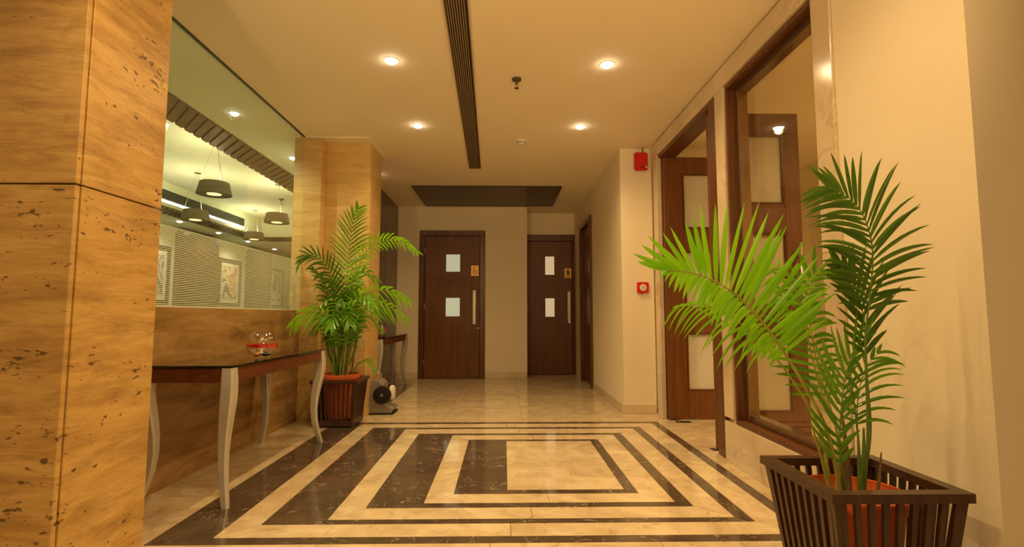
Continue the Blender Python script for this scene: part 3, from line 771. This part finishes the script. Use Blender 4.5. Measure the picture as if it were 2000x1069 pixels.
for (y0, y1) in ((ya, 3.62), (3.626, yb-0.0085)):
    for k in range(8):
        u = -0.0565 + k*0.0144
        gbar('slat', u, u+0.0062, CEIL-0.0115, CEIL-0.0022, vent_m, y0, y1)
# timber access panel
g = thing('timber_ceiling_panel', 'dark timber panel set in the ceiling near the back doors', 'ceiling panel', (-0.23, 7.5, CEIL))
px0, px1, py0, py1 = -1.262, 0.804, 6.91, 8.15
box('backing_board', px0+0.01, px1-0.01, py0+0.01, py1-0.01, CEIL-0.006, CEIL-0.0004, wood_c, g)
for k in range(6):
    a = py0+0.025+(py1-py0-0.05)*k/6
    box('plank', px0+0.025, px1-0.025, a+0.002, a+(py1-py0-0.05)/6-0.002, CEIL-0.016, CEIL-0.0065, wood_c, g, 0.002)
box('edge_strip', px0, px1, py0, py0+0.024, CEIL-0.022, CEIL-0.0066, wood_w, g); box('edge_strip', px0, px1, py1-0.024, py1, CEIL-0.022, CEIL-0.0066, wood_w, g)
box('edge_strip', px0, px0+0.024, py0+0.0245, py1-0.0245, CEIL-0.022, CEIL-0.0066, wood_w, g); box('edge_strip', px1-0.024, px1, py0+0.0245, py1-0.0245, CEIL-0.022, CEIL-0.0066, wood_w, g)

# ================================================================== WALL FITTINGS
t = thing('fire_alarm_sounder', 'red square fire alarm sounder high beside the doorway', 'fire alarm', (1.457, 5.32, 2.63))
box('housing', 1.385, 1.525, 5.262, 5.3195, 2.535, 2.725, red, t, 0.012, seg=3)
box('lower_lip', 1.395, 1.515, 5.256, 5.2617, 2.545, 2.575, red, t, 0.002)
MB().lathe([(0.0, -0.008), (0.010, -0.006), (0.011, 0.0)], (1.505, 5.2617, 2.563), 14, 'Y').build('indicator', white_p, t)
for k in range(5): box('letter_mark', 1.442+k*0.009, 1.448+k*0.009, 5.2545, 5.2557, 2.556, 2.566, black, t)
box('mounting_cable', 1.478, 1.488, 5.308, 5.3195, 2.725, 2.779, black, t)
t = thing('fire_call_point', 'small red break glass call point beside the doorway', 'call point', (1.452, 5.32, 1.29))
box('housing', 1.393, 1.513, 5.29, 5.3195, 1.236, 1.348, red, t, 0.006, seg=2)
MB().lathe([(0.0, -0.006), (0.034, -0.005), (0.036, 0.0)], (1.453, 5.2895, 1.292), 24, 'Y').build('press_disc', white_p, t, smooth=True)
MB().lathe([(0.010, -0.0065), (0.013, -0.0065), (0.013, -0.0055), (0.010, -0.0055)], (1.453, 5.2895, 1.292), 16, 'Y', True).build('disc_mark', black, t)
box('test_key_slot', 1.438, 1.448, 5.292, 5.305, 1.222, 1.2355, black, t)

# ================================================================== CONSOLE TABLES
def cabriole(cx, cy, sx, sy, ztop):
    """curved leg: knee out, ankle in, foot out, along the table's diagonal"""
    zs = [(0.0, 0.030, 0.0165), (0.03, 0.019, 0.0175), (0.10, -0.008, 0.019), (0.18, -0.030, 0.0205), (0.27, -0.040, 0.023), (0.36, -0.034, 0.027),
          (0.45, -0.018, 0.031), (0.53, 0.0, 0.034), (0.60, 0.010, 0.035), (0.66, 0.008, 0.034), (ztop, 0.0, 0.031)]
    v, f = [], []
    for (z, o_, h_) in zs:
        x, y = cx+sx*o_*0.65, cy+sy*o_*0.65
        c = h_*0.28
        for (a, b_) in ((-h_+c,-h_),(h_-c,-h_),(h_,-h_+c),(h_,h_-c),(h_-c,h_),(-h_+c,h_),(-h_,h_-c),(-h_,-h_+c)):
            v.append((x+a, y+b_, z))
    n = 8
    for i in range(len(zs)-1):
        for k in range(n): f.append((i*n+k, i*n+(k+1) % n, (i+1)*n+(k+1) % n, (i+1)*n+k))
    f.append(tuple(range(n))[::-1]); f.append(tuple(range((len(zs)-1)*n, len(zs)*n)))
    return v, f
def console(x0, x1, y0, y1, label):
    zt = 0.735
    t = thing('console_table', label, 'table', ((x0+x1)/2, (y0+y1)/2, 0), 'console tables')
    for (x, sx) in ((x0+0.035, -1), (x1-0.035, 1)):
        for (y, sy) in ((y0+0.035, -1), (y1-0.035, 1)):
            v, f = cabriole(x, y, sx, sy, zt-0.013)
            obj('leg', v, f, silver, t, smooth=True)
    h_ = 0.07
    box('apron', x1-0.058, x1-0.010, y0+0.0665, y1-0.0665, 0.645, zt-0.0135, wood_t, t, 0.002)
    box('apron', x0+0.010, x0+0.058, y0+0.0665, y1-0.0665, 0.645, zt-0.0135, wood_t, t, 0.002)
    box('apron', x0+0.0665, x1-0.0665, y0+0.010, y0+0.058, 0.645, zt-0.0135, wood_t, t, 0.002)
    box('apron', x0+0.0665, x1-0.0665, y1-0.058, y1-0.010, 0.645, zt-0.0135, wood_t, t, 0.002)
    box('glass_top', x0+0.004, x1-0.004, y0+0.004, y1-0.004, zt-0.0125, zt, dark_glass, t, 0.002)
console(-1.925, -1.43, 2.765, 4.19, 'long console table with silver curved legs in the left foreground')
console(-1.668, -1.42, 6.07, 7.68, 'console table far down the corridor against the dark timber wall')

def bowl(x, y, z, r, label, seed):
    rng = random.Random(seed)
    t = thing('glass_bowl', label, 'bowl', (x, y, z), 'round glass bowls')
    c = z+r*0.92
    prof = []
    a0, a1 = -67, 62
    for k in range(19):
        a = R(a0+(a1-a0)*k/18); prof.append((r*math.cos(a), r*math.sin(a)))
    prof = [(0.0, prof[0][1])] + prof
    inner = [(max(q[0]-0.003, 0), q[1]+(0.003 if i < 6 else 0)) for i, q in enumerate(prof)]
    MB().lathe(prof+[(prof[-1][0]+0.004, prof[-1][1]+0.003)], (x, y, c+0.0005), 36).build('bowl_shell', glass_b, t, smooth=True)
    # band of red gel on the water line
    z1 = -0.02*r
    ring_p = []
    for k in range(37): pass
    v, f = [], []
    n = 36
    for k in range(n):
        a = 2*math.pi*k/n
        lo = -0.12*r - 0.10*r*(0.5+0.5*math.sin(a*2+seed)); hi = 0.02*r
        for zz in (lo, hi):
            for rr in (0.93, 0.985):
                q = math.sqrt(max(r*r-zz*zz, 0))*rr
                v.append((x+q*math.cos(a), y+q*math.sin(a), c+zz))
    for k in range(n):
        b_, d_ = 4*k, 4*((k+1) % n)
        f += [(b_+1, d_+1, d_+3, b_+3), (b_, b_+2, d_+2, d_), (b_+2, b_+3, d_+3, d_+2), (b_, d_, d_+1, b_+1)]
    obj('red_gel_band', v, f, red_l, t, smooth=True)
    ms = [peb1, peb2, peb3, peb1, peb2, peb1, peb3, peb2, peb1]
    for k, m in enumerate(ms):
        a = k*2.4; rr = 0.40*r*math.sqrt((k+0.5)/len(ms)); q = r*rng.uniform(0.17, 0.24)
        zc = -0.70*r + (0.10*r if k < 3 else 0.0) + 0.15*rr
        MB().lathe([(0, -q*0.7), (q*0.7, -q*0.45), (q, 0), (q*0.7, q*0.45), (0, q*0.7)], (x+rr*math.cos(a), y+rr*math.sin(a), c+zc), 9).build('pebble', m, t, smooth=True)
bowl(-1.515, 3.27, 0.735, 0.092, 'round glass bowl with red gel and pebbles on the near console table', 3)
bowl(-1.575, 6.72, 0.735, 0.085, 'round glass bowl with red gel on the far console table', 5)

# ================================================================== PLANTERS AND PALMS
def planter(cx, cy, top, bot, ht, label, ns=9):
    t = thing('slatted_planter', label, 'planter', (cx, cy, 0), 'slatted wooden planters')
    h = top/2; rw = 0.042; hb = bot/2
    m = MB()
    z0, z1 = ht-0.028, ht
    m.box(cx-h, cx+h, cy-h, cy-h+rw, z0, z1).box(cx-h, cx+h, cy+h-rw, cy+h, z0, z1)
    m.box(cx-h, cx-h+rw, cy-h+rw, cy+h-rw, z0, z1).box(cx+h-rw, cx+h, cy-h+rw, cy+h-rw, z0, z1)
    m.build('rim', wood_b, t)
    m = MB(); zb = 0.012
    m.box(cx-hb, cx+hb, cy-hb, cy-hb+0.03, zb, zb+0.05).box(cx-hb, cx+hb, cy+hb-0.03, cy+hb, zb, zb+0.05)
    m.box(cx-hb, cx-hb+0.03, cy-hb+0.03, cy+hb-0.03, zb, zb+0.05).box(cx+hb-0.03, cx+hb, cy-hb+0.03, cy+hb-0.03, zb, zb+0.05)
    m.build('base_frame', wood_b, t)
    box('base_board', cx-hb+0.031, cx+hb-0.031, cy-hb+0.031, cy+hb-0.031, zb+0.01, zb+0.03, wood_b, t)
    ht2 = h-0.012; hb2 = hb-0.002
    def P(side, u, z, off):
        k = (z-zb)/(z0-zb); e = hb2+(ht2-hb2)*k; w_ = u*e; e -= off
        return {0: (cx+w_, cy-e, z), 1: (cx+e, cy+w_, z), 2: (cx-w_, cy+e, z), 3: (cx-e, cy-w_, z)}[side]
    for side in range(4):
        for k in range(ns):
            u = -0.86 + 1.72*k/(ns-1); du = 0.043
            bt = [P(side, u-du, zb+0.051, 0.0), P(side, u+du, zb+0.051, 0.0), P(side, u+du, zb+0.051, 0.014), P(side, u-du, zb+0.051, 0.014)]
            tp = [P(side, u-du, z0-0.0005, 0.0), P(side, u+du, z0-0.0005, 0.0), P(side, u+du, z0-0.0005, 0.014), P(side, u-du, z0-0.0005, 0.014)]
            MB().hexa(bt, tp).build('slat', wood_b, t)
    for sx in (-1, 1):
        for sy in (-1, 1):
            b0, t0 = hb2, ht2; w_ = 0.026
            bt = [(cx+sx*b0, cy+sy*b0, zb+0.051), (cx+sx*(b0-w_), cy+sy*b0, zb+0.051), (cx+sx*(b0-w_), cy+sy*(b0-w_), zb+0.051), (cx+sx*b0, cy+sy*(b0-w_), zb+0.051)]
            tp = [(cx+sx*t0, cy+sy*t0, z0-0.0005), (cx+sx*(t0-w_), cy+sy*t0, z0-0.0005), (cx+sx*(t0-w_), cy+sy*(t0-w_), z0-0.0005), (cx+sx*t0, cy+sy*(t0-w_), z0-0.0005)]
            MB().hexa(bt, tp).build('corner_post', wood_b, t)
            box('foot', cx+sx*(hb-0.02)-0.015, cx+sx*(hb-0.02)+0.015, cy+sy*(hb-0.02)-0.015, cy+sy*(hb-0.02)+0.015, 0.0005, zb-0.0003, wood_b, t)
    return t
def palm_pot(t, cx, cy, z0, zr, rr, rb):
    h = zr-z0
    prof = [(rb, 0.0), (rr*0.90, h-0.052), (rr*0.91, h-0.045), (rr, h-0.04), (rr+0.004, h-0.012), (rr, h), (rr-0.012, h), (rr-0.018, h-0.04), (rr*0.84, h-0.05), (rb*0.95, 0.02), (0.0, 0.02)]
    MB().lathe(prof, (cx, cy, z0), 36).build('pot', terra, t, smooth=True)
    MB().lathe([(0, h-0.052), (rr-0.024, h-0.058), (rr-0.024, h-0.05), (rr*0.4, h-0.04), (0, h-0.036)], (cx, cy, z0), 24).build('soil', soil, t, smooth=True)

def spline(P, n):
    P = [Vector(p) for p in P]; out = []
    Q = [P[0]*2-P[1]] + P + [P[-1]*2-P[-2]]
    segs = len(P)-1
    for i in range(n+1):
        u = i/n*segs; k = min(int(u), segs-1); f = u-k
        a, b, c, d = Q[k], Q[k+1], Q[k+2], Q[k+3]
        out.append(0.5*((2*b)+(c-a)*f+(2*a-5*b+4*c-d)*f*f+(3*b-a-3*c+d)*f**3))
    # even spacing by arc length
    L = [0]
    for i in range(n): L.append(L[-1]+(out[i+1]-out[i]).length)
    res = []; j = 0
    for i in range(n+1):
        s = L[-1]*i/n
        while j < n-1 and L[j+1] < s: j += 1
        k = (s-L[j])/max(L[j+1]-L[j], 1e-9); res.append(out[j].lerp(out[j+1], min(max(k, 0), 1)))
    return res
JOIN = None
def leaflet(parent, b, d, nrm, L, w, droop, mat, side_curl=0.0, T=None):
    seg = 6; v, f = [], []
    d = d.normalized()
    prev = None
    for i in range(seg+1):
        t = i/seg
        p = b + d*L*t + Vector((0, 0, -1))*droop*L*t*t
        if T is not None: p = p + T*side_curl*L*t*t
        dd = d + Vector((0, 0, -1))*droop*2*t
        wv = dd.cross(nrm)
        if wv.length < 1e-4: wv = dd.cross(Vector((1, 0, 0.3)))
        wv.normalize(); nn = wv.cross(dd).normalized()
        pr = (0.45+0.55*min(1, t*5)) * (1-max(0, t-0.45)/0.55)**0.55 if t < 1 else 0.02
        hw = w*0.5*pr
        v += [p+wv*hw+nn*hw*0.35, p, p-wv*hw+nn*hw*0.35]
    for i in range(seg):
        a = 3*i
        f += [(a, a+1, a+4, a+3), (a+1, a+2, a+5, a+4)]
    if JOIN is not None:
        JOIN.add(v, f); return None
    return obj('leaflet', v, f, mat, parent, smooth=False)
def frond(plant, pts, S_, n, L, w, start, mat, stem, r0, rng, a0=62, a1=22, dA=0.25, dB=0.25, lift=0.18, LB=None, wp=None, pw=1.3):
    """one feather leaf: rachis plus a leaflet pair at every node; S_ is the side of row A"""
    P = spline(pts, 48)
    rad = [r0*(1-0.82*(i/48)**0.8) for i in range(49)]
    fr = MB().tube(P[::2], rad[::2], 6).build('frond', stem, plant, smooth=True)
    S_ = Vector(S_).normalized()
    for k in range(n):
        u = k/(n-1); s = start+(0.995-start)*u
        x = s*48; i = min(int(x), 47); q = P[i].lerp(P[i+1], x-i)
        T = (P[min(i+2, 48)]-P[max(i-1, 0)]).normalized()
        A = (S_-T*S_.dot(T)).normalized(); Nn = T.cross(A).normalized()
        if Nn.z < 0 and wp is None: Nn = -Nn
        env = (0.62+0.38*min(1, u*5))*(1-0.55*max(0, u-0.55)/0.45)
        for sg, dr, LL in ((1, dA, L), (-1, dB, LB or L)):
            ang = R(a0+(a1-a0)*u**pw + rng.uniform(-5, 5))
            d = T*math.cos(ang)+A*sg*math.sin(ang)+Nn*lift*rng.uniform(0.4, 1.4)
            leaflet(fr, q, d, (Nn*1.0 + T*rng.uniform(-0.5, 0.5)).normalized(), LL*env*rng.uniform(0.88, 1.08), w*rng.uniform(0.85, 1.1), dr*rng.uniform(0.7, 1.3), mat, 0.0)
    return fr

# ---- right palm
RCX, RCY = 1.215, 1.80
planter(RCX, RCY, 0.44, 0.325, 0.46, 'dark slatted wooden planter in the right foreground')
pr = thing('potted_palm', 'areca palm in a terracotta pot in the right foreground planter', 'plant', (RCX, RCY, 0), 'potted areca palms')
palm_pot(pr, RCX-0.01, RCY, 0.046, 0.405, 0.163, 0.110)
rng = random.Random(11)
def A_(lst): return [at(*p) for p in lst]
YB = 1.80
base = lambda dx, dy: (RCX-0.03+dx, RCY+dy, 0.36)
# tall arching frond to the left
frond(pr, [base(-0.02, 0.0)] + A_([(1618, 850, 1.78), (1575, 760, 1.80), (1532, 690, 1.80), (1490, 630, 1.80), (1440, 578, 1.79), (1390, 546, 1.77), (1345, 532, 1.75), (1305, 528, 1.73)]),
      (0.12, -0.25, 1), 27, 0.30, 0.021, 0.50, leaf_l, stem_m, 0.0085, rng, 80, 8, -0.03, 0.9, 0.10, pw=3.2, LB=0.08)
# second stem under it
frond(pr, [base(-0.03, 0.05)] + A_([(1605, 850, 1.90), (1560, 762, 1.92), (1510, 693, 1.93), (1462, 645, 1.93), (1415, 610, 1.92), (1370, 595, 1.90), (1325, 600, 1.88)]),
      (0.1, -0.6, 1), 15, 0.075, 0.012, 0.58, leaf_l, stem_m, 0.007, rng, 62, 18, 0.35, 0.9, 0.1, LB=0.135)
# tall right frond, seen from below
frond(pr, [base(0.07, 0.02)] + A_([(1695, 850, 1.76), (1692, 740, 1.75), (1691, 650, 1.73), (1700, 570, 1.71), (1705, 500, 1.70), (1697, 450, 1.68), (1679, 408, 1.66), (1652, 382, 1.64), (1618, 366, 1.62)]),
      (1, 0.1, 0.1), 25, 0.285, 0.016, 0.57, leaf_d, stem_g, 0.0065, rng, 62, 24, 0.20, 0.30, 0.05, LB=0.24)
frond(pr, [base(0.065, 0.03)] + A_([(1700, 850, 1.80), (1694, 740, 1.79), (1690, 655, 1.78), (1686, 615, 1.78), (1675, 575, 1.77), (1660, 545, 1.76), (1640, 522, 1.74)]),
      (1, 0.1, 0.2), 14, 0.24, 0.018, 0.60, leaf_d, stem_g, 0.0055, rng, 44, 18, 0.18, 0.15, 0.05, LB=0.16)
# middle fronds
frond(pr, [base(0.0, 0.06)] + A_([(1635, 850, 1.93), (1605, 745, 1.95), (1586, 660, 1.96), (1580, 590, 1.96), (1588, 545, 1.94), (1606, 530, 1.91), (1632, 545, 1.88)]),
      (-1, 0.1, 0.15), 21, 0.225, 0.017, 0.40, leaf_m, stem_m, 0.006, rng, 66, 30, 0.12, 0.5, 0.1, LB=0.12)
frond(pr, [base(0.0, 0.03)] + A_([(1640, 860, 1.86), (1602, 760, 1.88), (1578, 660, 1.89), (1560, 585, 1.88), (1538, 540, 1.86), (1512, 522, 1.84), (1488, 540, 1.82)]),
      (0.7, -0.4, 0.6), 11, 0.11, 0.013, 0.66, leaf_l, stem_m, 0.005, rng, 60, 25, 0.5, 0.6, 0.1)
# low fronds
frond(pr, [base(0.0, 0.0)] + A_([(1641, 880, 1.78), (1642, 820, 1.78), (1647, 765, 1.78), (1655, 720, 1.78), (1668, 685, 1.78), (1690, 662, 1.77)]),
      (-1, -0.2, 0.1), 17, 0.165, 0.017, 0.24, leaf_m, stem_g, 0.005, rng, 58, 24, -0.35, 0.05, 0.1, LB=0.13)
frond(pr, [base(0.04, 0.0)] + A_([(1676, 880, 1.80), (1674, 800, 1.80), (1682, 745, 1.79), (1695, 712, 1.78), (1715, 690, 1.77)]),
      (1, -0.2, 0.15), 10, 0.20, 0.012, 0.50, leaf_m, stem_g, 0.0045, rng, 52, 22, 0.45, 0.15, 0.1, LB=0.10)
for (dx, dy, x1, y1, h1, r_, mt) in ((-0.02, 0.01, 0.02, 0.0, 0.56, 0.012, cane_m), (0.035, 0.04, 0.0, 0.02, 0.66, 0.010, cane_m), (0.085, 0.05, 0.02, 0.0, 0.60, 0.009, stem_g),
                                   (0.09, -0.01, 0.03, 0.0, 0.53, 0.006, cane_m), (0.055, 0.0, -0.02, 0.0, 0.80, 0.004, stem_g), (-0.035, 0.03, -0.05, 0.02, 0.62, 0.007, stem_m)):
    b0 = Vector(base(dx, dy)); e0 = Vector((b0.x+x1, b0.y+y1, h1))
    MB().tube([b0, b0.lerp(e0, 0.5)+Vector((0.004, 0, 0)), e0], [r_, r_*0.85, r_*0.35], 8).build('cane', mt, pr, smooth=True)

# ---- left palm
LCX, LCY = -1.515, 4.87
planter(LCX, LCY, 0.425, 0.335, 0.42, 'dark slatted wooden planter at the foot of the far pillar')
pl = thing('potted_palm', 'bushy areca palm in a terracotta pot before the far pillar', 'plant', (LCX, LCY, 0), 'potted areca palms')
palm_pot(pl, LCX, LCY, 0.062, 0.463, 0.178, 0.120)
rng = random.Random(5)
base = lambda dx, dy: (LCX+dx, LCY+dy, 0.40)
def LF(pts, S_, n, L, w, start, mat, b=(0, 0), **k):
    frond(pl, [base(*b)] + A_(pts), S_, n, L, w, start, mat, stem_m if mat is leaf_l else stem_g, 0.008, rng, **k)
LF([(674, 640, 4.86), (677, 560, 4.86), (681, 500, 4.84), (686, 455, 4.80), (692, 425, 4.74), (700, 408, 4.68)], (1, 0, 0.1), 22, 0.29, 0.018, 0.46, leaf_m, a0=54, a1=24, dA=0.25, dB=0.15, lift=0.05)
LF([(684, 640, 4.84), (694, 560, 4.80), (703, 515, 4.76), (722, 485, 4.70), (752, 470, 4.62), (785, 473, 4.55), (812, 492, 4.50)], (-0.1, -0.4, 1), 27, 0.20, 0.018, 0.40, leaf_l, b=(0.03, 0), a0=60, a1=24, dA=0.35, dB=0.55, lift=0.05, LB=0.10)
LF([(668, 640, 4.80), (656, 570, 4.74), (640, 525, 4.68), (618, 500, 4.62), (598, 498, 4.56), (586, 510, 4.50)], (0.2, -0.4, 1), 22, 0.20, 0.019, 0.42, leaf_d, b=(-0.04, 0), a0=55, a1=15, dA=0.1, dB=0.7, lift=0.1)
LF([(664, 640, 4.76), (646, 585, 4.66), (632, 552, 4.56), (612, 528, 4.48)], (1, -0.3, 0.2), 12, 0.19, 0.022, 0.45, leaf_d, b=(-0.05, -0.03), a0=50, a1=20, dA=0.35, dB=0.35)
LF([(680, 650, 4.80), (688, 605, 4.70), (705, 580, 4.60), (735, 568, 4.50), (768, 570, 4.42), (795, 586, 4.36)], (0.1, -0.6, 0.8), 16, 0.17, 0.024, 0.36, leaf_l, b=(0.04, -0.02), a0=58, a1=24, dA=0.45, dB=0.75)
LF([(684, 660, 4.82), (700, 620, 4.74), (728, 598, 4.66), (762, 600, 4.58), (790, 622, 4.52)], (0.1, -0.5, 0.8), 14, 0.17, 0.022, 0.36, leaf_l, b=(0.06, 0.0), a0=58, a1=24, dA=0.5, dB=0.75)
LF([(664, 660, 4.78), (648, 625, 4.68), (622, 608, 4.58), (595, 612, 4.50), (574, 632, 4.44)], (-0.1, -0.5, 0.8), 14, 0.17, 0.022, 0.36, leaf_l, b=(-0.06, -0.02), a0=58, a1=24, dA=0.5, dB=0.75)
JOIN = MB()                                        # the crowded heart of the plant: leaflets nobody could count
rg2 = random.Random(21)
LF([(672, 660, 4.74), (668, 620, 4.60), (660, 595, 4.48), (648, 585, 4.36), (632, 592, 4.26)], (1, 0, 0.4), 13, 0.17, 0.023, 0.34, leaf_l, b=(0.0, -0.05), a0=58, a1=24, dA=0.5, dB=0.5)
LF([(678, 660, 4.74), (686, 615, 4.60), (696, 590, 4.48), (712, 582, 4.36), (728, 594, 4.26)], (1, 0, 0.4), 13, 0.17, 0.023, 0.34, leaf_l, b=(0.03, -0.06), a0=58, a1=24, dA=0.5, dB=0.5)
LF([(674, 640, 4.80), (680, 580, 4.72), (692, 545, 4.62), (712, 530, 4.52), (735, 548, 4.44)], (0.6, -0.6, 0.4), 12, 0.17, 0.023, 0.42, leaf_d, b=(0.0, 0.03), a0=56, a1=24, dA=0.4, dB=0.4)
LF([(696, 716, 4.80), (707, 706, 4.72), (719, 704, 4.64), (728, 712, 4.58), (732, 724, 4.55)], (1, 0, 0.4), 9, 0.07, 0.016, 0.45, leaf_m, b=(0.10, -0.0), a0=58, a1=24, dA=0.4, dB=0.4)
for k in range(13):
    a = k*2.4; rr = 0.20+0.16*rg2.random(); hz = 0.98+0.22*rg2.random()
    c_, s_ = math.cos(a), min(math.sin(a), -0.05)
    if c_ < 0: rr *= 0.55
    p0 = Vector((LCX+0.04*c_, LCY+0.04*s_, 0.45))
    P_ = [p0, p0+Vector((0.10*c_, 0.10*s_, 0.28)), Vector((LCX+0.55*rr*c_, LCY+0.55*rr*s_, hz-0.10)), Vector((LCX+rr*c_, LCY+rr*s_, hz-0.02)), Vector((LCX+1.45*rr*c_, LCY+1.45*rr*s_, hz-0.12))]
    frond(pl, P_, (-s_, c_, 0.1), 15, 0.19, 0.019, 0.35, leaf_m, stem_g, 0.007, rg2, a0=60, a1=25, dA=0.4, dB=0.4)
hf = JOIN.build('inner_foliage', leaf_m, pl); hf['kind'] = 'stuff'
JOIN = MB()
for k in range(9):                                 # darker fronds above them
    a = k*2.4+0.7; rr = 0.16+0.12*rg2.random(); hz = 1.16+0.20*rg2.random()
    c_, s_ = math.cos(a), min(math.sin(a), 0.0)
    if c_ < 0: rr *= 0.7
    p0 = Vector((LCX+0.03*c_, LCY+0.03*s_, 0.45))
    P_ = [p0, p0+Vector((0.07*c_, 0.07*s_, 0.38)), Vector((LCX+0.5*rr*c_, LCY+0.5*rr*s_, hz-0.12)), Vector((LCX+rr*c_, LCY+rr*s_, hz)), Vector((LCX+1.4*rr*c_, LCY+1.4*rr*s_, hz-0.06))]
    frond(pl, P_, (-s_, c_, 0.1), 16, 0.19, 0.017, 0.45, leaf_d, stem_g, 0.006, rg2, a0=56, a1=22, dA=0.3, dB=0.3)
hf = JOIN.build('dark_foliage', leaf_d, pl); hf['kind'] = 'stuff'
JOIN = None
for k in range(9):
    a = k*2.4; r_ = 0.025+0.008*k
    b0 = Vector((LCX+r_*math.cos(a), LCY+r_*math.sin(a), 0.40)); e0 = b0+Vector((0.5*r_*math.cos(a), 0.5*r_*math.sin(a), 0.30+0.02*k))
    MB().tube([b0, b0.lerp(e0, 0.5), e0], [0.011, 0.009, 0.004], 7).build('cane', (stem_m, stem_g, cane_m)[k % 3], pl, smooth=True)

# ================================================================== SHOE POLISHING MACHINE
sx0, sx1, sy0, sy1 = -1.375, -1.12, 5.30, 5.56
t = thing('shoe_polisher', 'grey shoe polishing machine with round black brush beside the far pillar', 'shoe polisher', (-1.25, 5.45, 0))
prof = [(sx0, 0.012), (sx1-0.02, 0.012), (sx1, 0.05), (sx1, 0.065), (sx1-0.09, 0.085), (sx1-0.11, 0.30), (sx1-0.15, 0.335), (sx0+0.04, 0.345), (sx0+0.01, 0.32)]
def side_plate(y0, y1, m, name, pr_=prof):
    v = [(x, y0, z) for x, z in pr_] + [(x, y1, z) for x, z in pr_]; n = len(pr_)
    f = [tuple(range(n)), tuple(range(n, 2*n))[::-1]] + [(i, (i+1) % n, n+(i+1) % n, n+i) for i in range(n)]
    return obj(name, v, f, m, t, bevel=0.003)
side_plate(sy0+0.02, sy1, grey_m, 'housing')
box('base_plate', sx0-0.005, sx1+0.005, sy0, sy1+0.01, 0.0005, 0.0118, black, t, 0.002)
for (yy, hh) in ((sy0-0.028, 0.05),):
    b_ = MB().lathe([(0.0, -0.03), (0.07, -0.03), (0.088, -0.02), (0.088, 0.02), (0.07, 0.03), (0.0, 0.03)], (-1.225, sy0-0.012, 0.20), 26, 'Y').build('round_brush', brush_m, t, smooth=True)
    MB().lathe([(0.0, -0.006), (0.014, -0.005), (0.016, 0.0)], (-1.225, sy0-0.0425, 0.20), 14, 'Y').build('brush_hub', steel, b_)
MB().lathe([(0.0, -0.025), (0.06, -0.025), (0.075, -0.015), (0.075, 0.015), (0.06, 0.025), (0, 0.025)], (sx1-0.04, sy0+0.16, 0.20), 24, 'X').build('side_brush', white_p, t, smooth=True)
MB().tube([(sx0+0.07, sy0+0.10, 0.34), (sx0+0.07, sy0+0.10, 0.40), (sx0+0.075, sy0+0.10, 0.43)], 0.011, 10).build('handle_post', chrome, t, smooth=True)
MB().tube([(sx0+0.11, sy0+0.10, 0.34), (sx0+0.11, sy0+0.10, 0.40), (sx0+0.075, sy0+0.10, 0.43)], 0.008, 10).build('handle_brace', chrome, t, smooth=True)

for o in bpy.data.objects:
    if '_w' in o: del o['_w']
